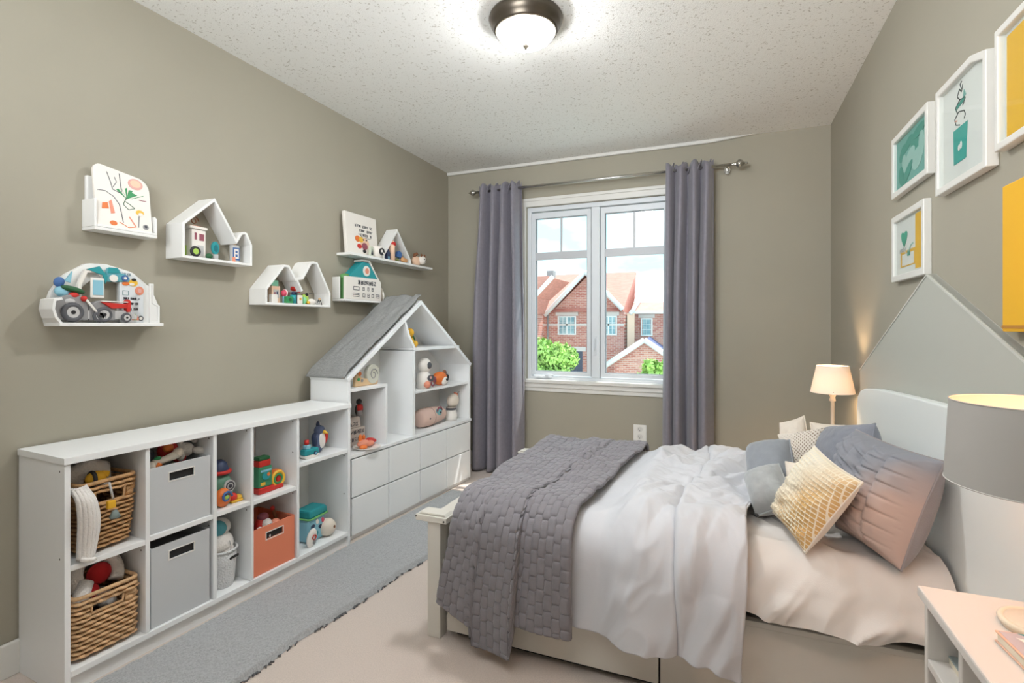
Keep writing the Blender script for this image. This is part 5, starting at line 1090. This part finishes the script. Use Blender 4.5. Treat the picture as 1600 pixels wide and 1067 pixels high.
# ------------------------------------------------------------------ pillows and cushions: four corners in the room
def pillow(name, label, TL, TR, BR, BL, thick, mat, kind='plain', nu=70, nv=70, seed=1, group=None, pinch=.06, wr=1.0, sharp=.5):
    TL, TR, BR, BL = map(Vector, (TL, TR, BR, BL)); cen = (TL + TR + BR + BL) / 4
    ex, ey = ((TR - TL) + (BR - BL)).normalized(), ((TL - BL) + (TR - BR)).normalized(); n = ex.cross(ey).normalized()
    u, v = UV(nu, nv); a, c = 2 * u - 1, 2 * v - 1
    W_, H_ = ((TR - TL).length + (BR - BL).length) / 2, ((TL - BL).length + (TR - BR).length) / 2
    a2 = a * (1 - pinch * (1 - c ** 2) * np.abs(a)); c2 = c * (1 - pinch * (1 - a ** 2) * np.abs(c))
    s, t = (a2 + 1) / 2, (c2 + 1) / 2
    pos = [(BL[k] * (1 - s) * (1 - t) + BR[k] * s * (1 - t) + TR[k] * s * t + TL[k] * (1 - s) * t) - cen[k] for k in range(3)]
    prof = np.clip(1 - np.abs(a) ** 2.6, 0, 1) ** sharp * np.clip(1 - np.abs(c) ** 2.6, 0, 1) ** sharp
    rim = np.clip(1 - prof * 1.3, 0, 1)
    wrk = wr * (.010 * (fbm(u * 4, v * 4, seed) - .5) + .006 * rim * ridge(u * 9, v * 9, seed + 5) * (prof > .02))
    e = sstep(0, .12, np.minimum(np.minimum(u, 1 - u), np.minimum(v, 1 - v)))
    hf = thick * .5 * prof + wrk * e; hb = thick * .5 * prof
    if kind == 'brick':
        cx = u * 6.2; cy_ = v * 11 + .5 * (np.floor(cx) % 2) + .4 * (fbm(u * 4, v * 4, seed) - .5); 
        hf = hf + e * .007 * (1 - np.abs(2 * (cx % 1) - 1) ** 8) * (1 - np.abs(2 * (cy_ % 1) - 1) ** 8)
    if kind == 'gather':
        hf = hf + e * (.012 * (1 - np.abs(2 * ((u * 5.2) % 1) - 1) ** 9) + .013 * ridge(u * 3.5 + v * 3, v * 17 + u * 5, seed + 2) * sstep(.80, .55, u) + sstep(.50, .7, u) * .012 * (1 - np.abs(2 * ((v * 8 + .5 * (np.floor(u * 5.2) % 2)) % 1) - 1) ** 9))
    if kind == 'lattice':
        p_, q_ = (u * 18 + v * 4 + .5 * fbm(u * 3, v * 3, seed)) % 1, (v * 20 + .6 * fbm(u * 3, v * 3, seed + 3)) % 1
        hf = hf + e * .005 * (np.clip(np.abs(2 * p_ - 1), .72, 1) + np.clip(np.abs(2 * q_ - 1), .72, 1) - 1.44) / .28 + e * .010 * ridge(u * 1.5 + v * 2.5, v * 5 - u * 3, seed + 8) * sstep(0, .5, 1 - v)
    if kind == 'knit':
        hf = hf + e * .005 * np.maximum(np.sin(u * PI * 22) * np.sin(v * PI * 22), 0)
    t_ = thing(name, label, 'pillow' if 'pillow' in name or 'sham' in name else 'cushion', cen, 0, group)
    out = []
    for part, h, sg in (('cover', hf, 1), ('back_cover', hb, -1)):
        X, Y, Z = (pos[k] + sg * h * n[k] for k in range(3))
        if sg < 0: X, Y, Z = X[::-1], Y[::-1], Z[::-1]
        uv = (u, v) if sg > 0 else (u[::-1], v[::-1])
        mm = mat if not isinstance(mat, tuple) else mat[0 if sg > 0 else 1]
        out.append(grid_mesh(part, X, Y, Z, mm, t_, uv=uv))
    rimp = [(0, j) for j in range(nv)] + [(i, nv - 1) for i in range(1, nu)] + [(nu - 1, j) for j in range(nv - 2, -1, -1)] + [(i, 0) for i in range(nu - 2, 0, -1)]
    obj('piping', MB().tube([(float(pos[0][i, j]), float(pos[1][i, j]), float(pos[2][i, j])) for i, j in rimp], .0035, seg=6, closed=True), mat if not isinstance(mat, tuple) else mat[1], t_)
    return t_

def uv_mat(name, kind):
    m = bpy.data.materials.new(name); m.use_nodes = True; nt = m.node_tree; b = nt.nodes['Principled BSDF']; b.inputs['Roughness'].default_value = .85
    uvn = nt.nodes.new('ShaderNodeUVMap'); sx = nt.nodes.new('ShaderNodeSeparateXYZ'); nt.links.new(uvn.outputs[0], sx.inputs[0])
    def mth(op, a_, c_=None):
        q = nt.nodes.new('ShaderNodeMath'); q.operation = op
        for k, x in enumerate((a_, c_)):
            if x is None: continue
            if isinstance(x, (int, float)): q.inputs[k].default_value = x
            else: nt.links.new(x, q.inputs[k])
        return q.outputs[0]
    def mix(f, a_, c_):
        q = nt.nodes.new('ShaderNodeMix'); q.data_type = 'RGBA'; nt.links.new(f, q.inputs[0])
        for k, x in ((6, a_), (7, c_)):
            if isinstance(x, tuple): q.inputs[k].default_value = lin(x)
            else: nt.links.new(x, q.inputs[k])
        return q.outputs[2]
    U, V = sx.outputs[0], sx.outputs[1]
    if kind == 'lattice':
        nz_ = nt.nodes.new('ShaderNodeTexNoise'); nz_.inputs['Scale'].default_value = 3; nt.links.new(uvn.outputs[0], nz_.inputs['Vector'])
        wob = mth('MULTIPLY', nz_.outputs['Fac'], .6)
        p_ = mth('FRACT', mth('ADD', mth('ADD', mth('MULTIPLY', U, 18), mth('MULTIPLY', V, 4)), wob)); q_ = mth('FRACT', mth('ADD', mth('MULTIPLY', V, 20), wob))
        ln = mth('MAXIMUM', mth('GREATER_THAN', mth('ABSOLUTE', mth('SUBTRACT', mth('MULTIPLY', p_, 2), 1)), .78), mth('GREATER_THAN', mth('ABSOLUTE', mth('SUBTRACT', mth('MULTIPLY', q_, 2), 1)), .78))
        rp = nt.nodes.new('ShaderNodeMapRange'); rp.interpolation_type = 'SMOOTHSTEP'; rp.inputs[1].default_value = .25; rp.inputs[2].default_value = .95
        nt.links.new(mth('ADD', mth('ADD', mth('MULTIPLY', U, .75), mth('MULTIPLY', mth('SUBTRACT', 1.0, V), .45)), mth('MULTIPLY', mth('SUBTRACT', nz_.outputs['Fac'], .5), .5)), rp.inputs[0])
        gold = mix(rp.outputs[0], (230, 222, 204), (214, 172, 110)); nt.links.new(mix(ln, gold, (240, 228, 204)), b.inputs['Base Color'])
    if kind == 'knit':
        s_ = mth('MULTIPLY', mth('SINE', mth('MULTIPLY', U, PI * 22)), mth('SINE', mth('MULTIPLY', V, PI * 22)))
        dots = mth('MULTIPLY', mth('GREATER_THAN', s_, .45), mth('GREATER_THAN', mth('SUBTRACT', U, mth('MULTIPLY', V, .35)), .12))
        nt.links.new(mix(dots, (222, 212, 200), (150, 132, 112)), b.inputs['Base Color'])
    if kind == 'ombre':
        nz_ = nt.nodes.new('ShaderNodeTexNoise'); nz_.inputs['Scale'].default_value = 4; nt.links.new(uvn.outputs[0], nz_.inputs['Vector'])
        rp = nt.nodes.new('ShaderNodeMapRange'); rp.interpolation_type = 'SMOOTHSTEP'; rp.inputs[1].default_value = .55; rp.inputs[2].default_value = .95
        nt.links.new(mth('ADD', mth('ADD', mth('MULTIPLY', U, .6), mth('MULTIPLY', mth('SUBTRACT', 1.0, V), .7)), mth('MULTIPLY', mth('SUBTRACT', nz_.outputs['Fac'], .5), .3)), rp.inputs[0])
        nt.links.new(mix(rp.outputs[0], (142, 143, 150), (186, 164, 154)), b.inputs['Base Color'])
    return m
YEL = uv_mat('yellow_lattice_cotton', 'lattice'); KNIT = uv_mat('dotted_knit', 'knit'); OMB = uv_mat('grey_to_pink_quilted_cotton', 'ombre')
dz = -.035
pillow('pillow_sham', 'dark grey pillow slumped against the arched headboard behind other pillows', (.47, 2.78, .80), (.55, 2.42, .885), (.49, 2.30, .60), (.39, 2.72, .60), .20, SHAMB, 'plain', seed=3, wr=2.2)
pillow('pillow_sham', 'large brick-quilted pillow fading from grey to pink, nearest the big lamp', (.452, 2.25, .885), (.597, 1.873, .872), (.476, 1.818, .556), (.365, 2.12, .560), .21, (OMB, SHAM), 'gather', 90, 110, seed=6, wr=1.6, pinch=.05)
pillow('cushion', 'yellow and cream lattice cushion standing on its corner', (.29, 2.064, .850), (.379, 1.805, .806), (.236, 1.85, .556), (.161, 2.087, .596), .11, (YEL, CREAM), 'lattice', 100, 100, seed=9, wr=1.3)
pillow('cushion', 'light grey velvet cushion at the back left of the pillow pile', (.093, 2.464, .742), (.245, 2.37, .805), (.262, 2.17, .65), (.100, 2.237, .585), .18, GREYCUSHD, seed=12, group=None)
pillow('cushion', 'light grey velvet cushion with dark button lying in front of the pile', (.075, 2.245, .672), (.192, 2.20, .745), (.236, 2.05, .645), (.108, 2.085, .572), .15, GREYCUSH, seed=15)
pillow('cushion', 'dotted knit cushion with brown dots behind the yellow cushion', (.235, 2.73, .755), (.41, 2.66, .815), (.375, 2.56, .64), (.27, 2.60, .62), .08, (KNIT, CREAM), 'knit', 90, 90, seed=18)
pillow('pillow', 'white pillow standing at the far side of the pillow pile', (.267, 3.00, .765), (.372, 2.965, .815), (.40, 2.86, .62), (.255, 2.93, .60), .10, CREAM, seed=21)
pillow('pillow', 'rolled cream pillow beside the small lamp stem', (.395, 2.93, .790), (.535, 2.90, .790), (.535, 2.82, .66), (.395, 2.85, .64), .11, CREAM, seed=24, wr=1.6)
pillow('cushion', 'small beige cushion squeezed between grey velvet and yellow cushions', (.215, 2.20, .755), (.30, 2.16, .765), (.30, 2.10, .62), (.22, 2.14, .60), .06, CREAM, seed=27)
bt_ = obj('cushion_button', MB().sph((0, 0, 0), (.008, .008, .006)), BLACK)
bt_.location = (.108, 2.075, .580); tag(bt_, 'small dark button at the lower corner of the front grey cushion', 'button')

# ------------------------------------------------------------------ house-shaped panel and pictures on the right wall
pnl = thing('wall_panel', 'pale grey house-shaped panel on the wall behind the headboard', 'wall panel', (XR, 2.276, 0), -PI / 2)
pk = [(-.99, .30), (1.02, .30), (1.02, 1.035), (0, 1.456), (-.99, 1.035)]
obj('board', MB().prism(pk, -.028, 0), PANELG, pnl, .003)
obj('edge_band', MB().strip([(1.02, 1.035), (0, 1.456), (-.99, 1.035)], .006, -.031, -.001), M('panel_edge', (206, 206, 198), .45), pnl)

def picture(label, y0, y1, z0, z1, depth, art, frame_w=.03, frame=True, peak=None, glass=True, wedge=0.0):
    """y0 < y1 along the right wall; local x runs towards the camera"""
    w_, h_ = y1 - y0, z1 - z0
    t = thing('picture', label, 'picture', (XR, y1, z0), -PI / 2, None)
    o_ = [(0, 0), (w_, 0), (w_, h_), (0, h_)] if peak is None else [(0, 0), (w_, 0), (w_, h_ - peak[1]), (peak[0], h_), (0, h_)]
    f = frame_w
    i_ = [(f, f), (w_ - f, f), (w_ - f, h_ - f), (f, h_ - f)] if peak is None else [(f, f), (w_ - f, f), (w_ - f, h_ - peak[1] - f * .8), (peak[0], h_ - f), (f, h_ - f)]
    if frame: obj('frame', MB().ring(o_, i_, -depth, 0), M('white_picture_frame', (228, 226, 220), .35), t, .003)
    mat_c, shapes = art
    obj('backing', MB().prism(i_ if frame else o_, -depth * .45 if frame else -depth, -.001), mat_c, t, 0 if frame else .003)
    a = MB(); shapes(a, -(depth * .45 if frame else depth) - .0004, w_, h_); obj('printed_art', a, None, t)
    if glass and frame: obj('glazing', MB().prism(i_, -depth * .8, -depth * .8 + .002), PIC_GLASS, t)
    return t
PIC_GLASS = pane_glass('picture_glass', (252, 254, 254))
PAPER = C('paper', (226, 224, 218), .8); TEALP = C('teal_print', (112, 170, 160), .8); TEALD = C('teal_print_dark', (66, 148, 132), .8); TEALL = C('teal_print_light', (158, 196, 186), .8)
GOLDP = C('gold_print', (236, 180, 36), .7); HEART = C('heart_print', (60, 164, 136), .8); INKP = C('print_ink', (58, 66, 66), .8); POT = C('pot_print', (62, 162, 150), .8)
def art_teal(a, y, w_, h_):
    for q, (x, z, rx, rz, c_, r_) in enumerate(((.10, .17, .045, .025, TEALD, .6), (.17, .19, .06, .02, TEALD, .3), (.25, .17, .06, .03, TEALD, -.5), (.13, .12, .03, .04, TEALL, .4), (.2, .13, .06, .03, TEALL, .3), (.28, .10, .06, .04, TEALL, .2), (.16, .07, .08, .022, TEALD, .5), (.30, .20, .07, .02, TEALD, .1), (.09, .08, .03, .04, TEALD, .3), (.33, .14, .03, .05, TEALL, 0))):
        a.disc(x, z, rx, rz, y, y - .0005 - .0002 * q, c_, 18, r_)
def art_heart(a, y, w_, h_):
    a.bb((w_ * .66, y - .0006, .035), (w_ * .84, y, h_ - .032), GOLDP)
    hp = [(.016 * math.sin(q) ** 3 * 2.4, (.013 * math.cos(q) - .005 * math.cos(2 * q) - .002 * math.cos(3 * q)) * 2.4) for q in np.linspace(0, 2 * PI, 30)[:-1]]
    a.prism([(w_ * .32 + x, h_ * .62 + z) for x, z in hp], y - .0001, y - .0012, HEART)
    line2(a, [(w_ * .33, h_ * .55), (w_ * .30, h_ * .45), (w_ * .40, h_ * .38)], .004, y - .0004, LGREY); line2(a, [(w_ * .46, h_ * .40), (w_ * .52, h_ * .48), (w_ * .6, h_ * .5)], .006, y - .0004, TEALL); a.bb((w_ * .42, y - .001, h_ * .34), (w_ * .5, y, h_ * .42), TEALD)
    a.ring([(w_ * .2, .055), (w_ * .66, .055), (w_ * .66, .12), (w_ * .2, .12)], [(w_ * .24, .06), (w_ * .62, .06), (w_ * .62, .108), (w_ * .24, .108)], y - .0007, y, GOLD)
    strokes(a, w_ * .16, h_ * .42, w_ * .22, .014, 5, y, LGREY, 81, .003, 0)
def art_vase(a, y, w_, h_):
    cx = w_ * .42
    a.prism([(cx - .045, .075), (cx + .045, .075), (cx + .055, .185), (cx - .05, .185)], y, y - .001, POT); a.disc(cx + .01, .125, .008, .012, y - .001, y - .0016, PAPER); a.disc(cx - .004, .12, .008, .01, y - .001, y - .0016, PAPER)
    for pts in (((0, .19), (-.03, .20), (-.04, .22), (-.01, .235), (.03, .225), (.04, .21), (.03, .20)), ((-.02, .235), (-.035, .255), (.0, .27), (.04, .262), (.02, .245)), ((.0, .27), (-.02, .285), (-.005, .305), (.012, .29), (.02, .31)), ((.01, .30), (.0, .318), (.014, .322))):
        line2(a, [(cx + x, z) for x, z in pts], .0035, y, INKP)
    a.prism([(cx - .03, .245), (cx + .03, .255), (cx + .035, .27), (cx - .025, .258)], y, y - .001, TEALD); a.prism([(cx + .02, .262), (cx + .045, .27), (cx + .03, .29)], y, y - .001, TEALP); line2(a, [(cx - .04, .215), (cx - .02, .21)], .004, y, SALMON)
def art_gold(a, y, w_, h_):
    a.prism([(.03, .03), (w_ - .03, .03), (w_ - .03, h_ - .03), (.03, h_ - .03)], y, y - .0008, GOLDP)
def art_plain(a, y, w_, h_):
    line2(a, [(.0, .012), (w_, .012)], .008, y, C('gold_edge', (190, 130, 50), .7))
picture('teal leafy print in a white frame, above the heart picture', 2.285, 2.712, 1.818, 2.078, .026, (TEALP, art_teal), .025)
picture('heart print with gold stripe in a white frame just above the panel peak', 2.32, 2.712, 1.458, 1.738, .026, (PAPER, art_heart), .026)
picture('tall white framed drawing of a teal pot with scribbled plant', 1.822, 2.193, 1.712, 2.068, .03, (PAPER, art_vase), .022, peak=(.27, .03))
picture('golden yellow print in a white frame at the upper right', 1.42, 1.775, 1.735, 2.058, .03, (PAPER, art_gold), .02)
picture('unframed golden yellow canvas below the framed yellow print', 1.40, 1.730, 1.255, 1.632, .03, (GOLDP, art_plain), frame=False)

# ------------------------------------------------------------------ lamps and nightstands
SHADE = translucent('white_lamp_shade', (222, 216, 210), .028, .9, (255, 222, 186))
SHADE2 = M('grey_white_lamp_shade', (176, 172, 166), .9)
CERAM = M('cream_lamp_stem', (232, 214, 192), .5)
def table_lamp(label, loc, zb, zt, rb, rt, shade, stem, stem_r, base_r, energy, col):
    t = thing('table_lamp', label, 'lamp', loc); h0 = zb - loc[2]; h1 = zt - loc[2]
    vs = []; n_ = 48
    for r_, z_ in ((rb, h0), (rt, h1)): vs += [(r_ * math.cos(2 * PI * k / n_), r_ * math.sin(2 * PI * k / n_), z_) for k in range(n_)]
    sh = obj('lamp_shade', MB().add(vs, [(k, (k + 1) % n_, n_ + (k + 1) % n_, n_ + k) for k in range(n_)], None, True), shade, t)
    for r_, z_ in ((rb, h0), (rt, h1)): obj('shade_trim', MB().tor((0, 0, z_), r_, .0014, axis='z', seg=48, s2=6), M('shade_trim_tape', (196, 192, 186), .8), sh)
    obj('base', MB().lathe([(0, 0), (base_r, 0), (base_r + .002, .006), (base_r * .92, .016), (base_r * .4, .022), (stem_r, .03)], seg=32), stem, t)
    obj('stem', MB().lathe([(stem_r, .03), (stem_r * .85, h0 * .4), (stem_r * .85, h0 - .05), (stem_r * 1.5, h0 - .045), (stem_r * 1.1, h0 - .025), (stem_r * 1.6, h0 - .015), (stem_r, h0 - .005)], seg=16), stem, t)
    obj('socket', MB().lathe([(.014, h0 - .012), (.016, h0), (.016, h0 + .012), (.012, h0 + .018)], seg=14), CHROME, t)
    obj('bulb', MB().sph((0, 0, h0 + .046), (.022, .022, .026)), emit('lit_bulb_' + str(int(zb * 1000)), col, energy), t)
    sp_ = MB()
    for k in range(3): a_ = 2 * PI * k / 3 + .4; sp_.tube([(.014 * math.cos(a_), .014 * math.sin(a_), h0 + .02), (rb * .985 * math.cos(a_), rb * .985 * math.sin(a_), h0 + .012)], .0018, seg=5)
    obj('shade_ring', sp_, CHROME, t)
    return t
def nightstand_simple(label, x0, x1, y0, y1, z):
    t = thing('nightstand', label, 'nightstand', ((x0 + x1) / 2, (y0 + y1) / 2, 0)); a, c = (x1 - x0) / 2, (y1 - y0) / 2
    obj('top', MB().bb((-a, -c, z - .02), (a, c, z)), WHITE, t, .002)
    for q in (-1, 1): obj('side_panel', MB().bb((-a + .005, q * c - (.018 if q > 0 else 0), 0), (a, q * c + (0 if q > 0 else .018), z - .0205)), WHITE, t, .002)
    obj('drawer', MB().bb((-a, -c + .02, z - .18), (-a + .02, c - .02, z - .025)), WHITE, t, .002)
    obj('shelf', MB().bb((-a + .01, -c + .019, .08), (a, c - .019, .098)), WHITE, t, .002)
    return t
nightstand_simple('white nightstand in the far corner hidden behind the bed', .44, .68, 3.16, 3.50, .50)
table_lamp('small lit table lamp with tapered white shade in the far corner', (.555, 3.32, .5002), .900, 1.048, .108, .078, SHADE, CERAM, .011, .055, 360, (255, 216, 170))

NSP = M('cream_nightstand_paint', (222, 216, 209), .4)
NZ, NX0, NX1, NY0, NY1 = .70, .392, .682, .72, 1.39
ns = thing('nightstand', 'white open-fronted nightstand under the big lamp at the right edge', 'nightstand', ((NX0 + NX1) / 2, (NY0 + NY1) / 2, 0))
NO = Vector(((NX0 + NX1) / 2, (NY0 + NY1) / 2, 0))
def nl(mb): mb.v = [tuple(Vector(p) - NO) for p in mb.v]; return mb
obj('top', nl(MB().bb((NX0, NY0, NZ - .022), (NX1, NY1, NZ))), NSP, ns, .004)
for y0 in (NY1 - .024, NY0 + .006): obj('side_panel', nl(MB().bb((NX0 + .012, y0, 0), (NX1, y0 + .018, NZ - .0225))), NSP, ns, .002)
yd = P(1500, 1030, 'x', NX0 + .012).y
obj('divider', nl(MB().bb((NX0 + .012, yd - .009, .10), (NX1 - .012, yd + .009, NZ - .0225))), NSP, ns, .002)
zs = P(1445, 1022, 'x', NX0 + .012).z
obj('inner_shelf', nl(MB().bb((NX0 + .012, yd + .0095, zs - .018), (NX1 - .012, NY1 - .0245, zs))), NSP, ns, .002)
obj('inner_shelf', nl(MB().bb((NX0 + .012, NY0 + .0245, .30), (NX1 - .012, yd - .0095, .318))), NSP, ns, .002)
obj('bottom_panel', nl(MB().bb((NX0 + .012, NY0 + .0245, .08), (NX1 - .012, NY1 - .0245, .098))), NSP, ns, .002)
obj('back_panel', nl(MB().bb((NX1 - .011, NY0 + .0245, .08), (NX1 - .004, NY1 - .0245, NZ - .0225))), WHITE_IN, ns)
lampb = table_lamp('big table lamp with wide grey-white drum shade on the near nightstand', (.546, 1.262, NZ + .0002), .968, 1.125, .141, .133, SHADE2, CERAM, .012, .056, 150, (255, 186, 140))
obj('base_ring', MB().tor((0, 0, .012), .056, .006, axis='z', seg=36), M('cream_base_ring', (238, 226, 204), .4), lampb)
bk = thing('book', 'picture book with teal and pink cover lying on the near nightstand', 'book', (P(1545, 970, 'z', NZ).x + .07, 1.16, NZ + .0003), math.radians(4))
bp0 = P(1538, 966, 'z', NZ + .02)
bk.location = (bp0.x, min(bp0.y, 1.195), NZ + .0003)
obj('pages', MB().bb((.003, -.25, .003), (.155, -.003, .017)), C('book_pages', (236, 226, 206), .8), bk)
obj('cover', MB().bb((0, -.254, 0), (.158, 0, .0028)).bb((0, -.254, .0172), (.158, 0, .020)), C('book_cover_peach', (232, 186, 160), .5), bk, .001)
a = MB(); a.bb((.004, -.10, .0201), (.154, -.004, .0206), C('cover_mauve', (186, 176, 182), .5)); a.add([(.03, -.004, .0209), (.154, -.004, .0209), (.154, -.06, .0209), (.10, -.05, .0209), (.06, -.03, .0209)], [(0, 1, 2, 3, 4)], TEAL)
a.add([(.02, -.02, .0211), (.06, -.03, .0211), (.11, -.05, .0211), (.154, -.062, .0211), (.154, -.10, .0211), (.05, -.09, .0211)], [(0, 1, 2, 3, 4, 5)], OFFW); a.bb((.07, -.12, .0201), (.13, -.095, .0208), SALMON)
obj('printed_cover', a, None, bk)
bc = P(1462, 995, 'z', zs + .016); w2 = min(max(bc.y - yd - .011, .04), NY1 - .026 - yd - .011)
b2 = thing('book', 'thin grey-green picture book lying in the open cubby of the nightstand', 'book', (max(bc.x, NX0 + .016), yd + .011, zs + .0003))
obj('pages', MB().bb((.001, .001, 0), (.16, w2 - .001, .012)), C('book_pages', (236, 226, 206), .8), b2)
obj('cover', MB().bb((0, 0, .0122), (.163, w2, .016)), C('cover_grey_green', (150, 160, 158), .4), b2, .001)
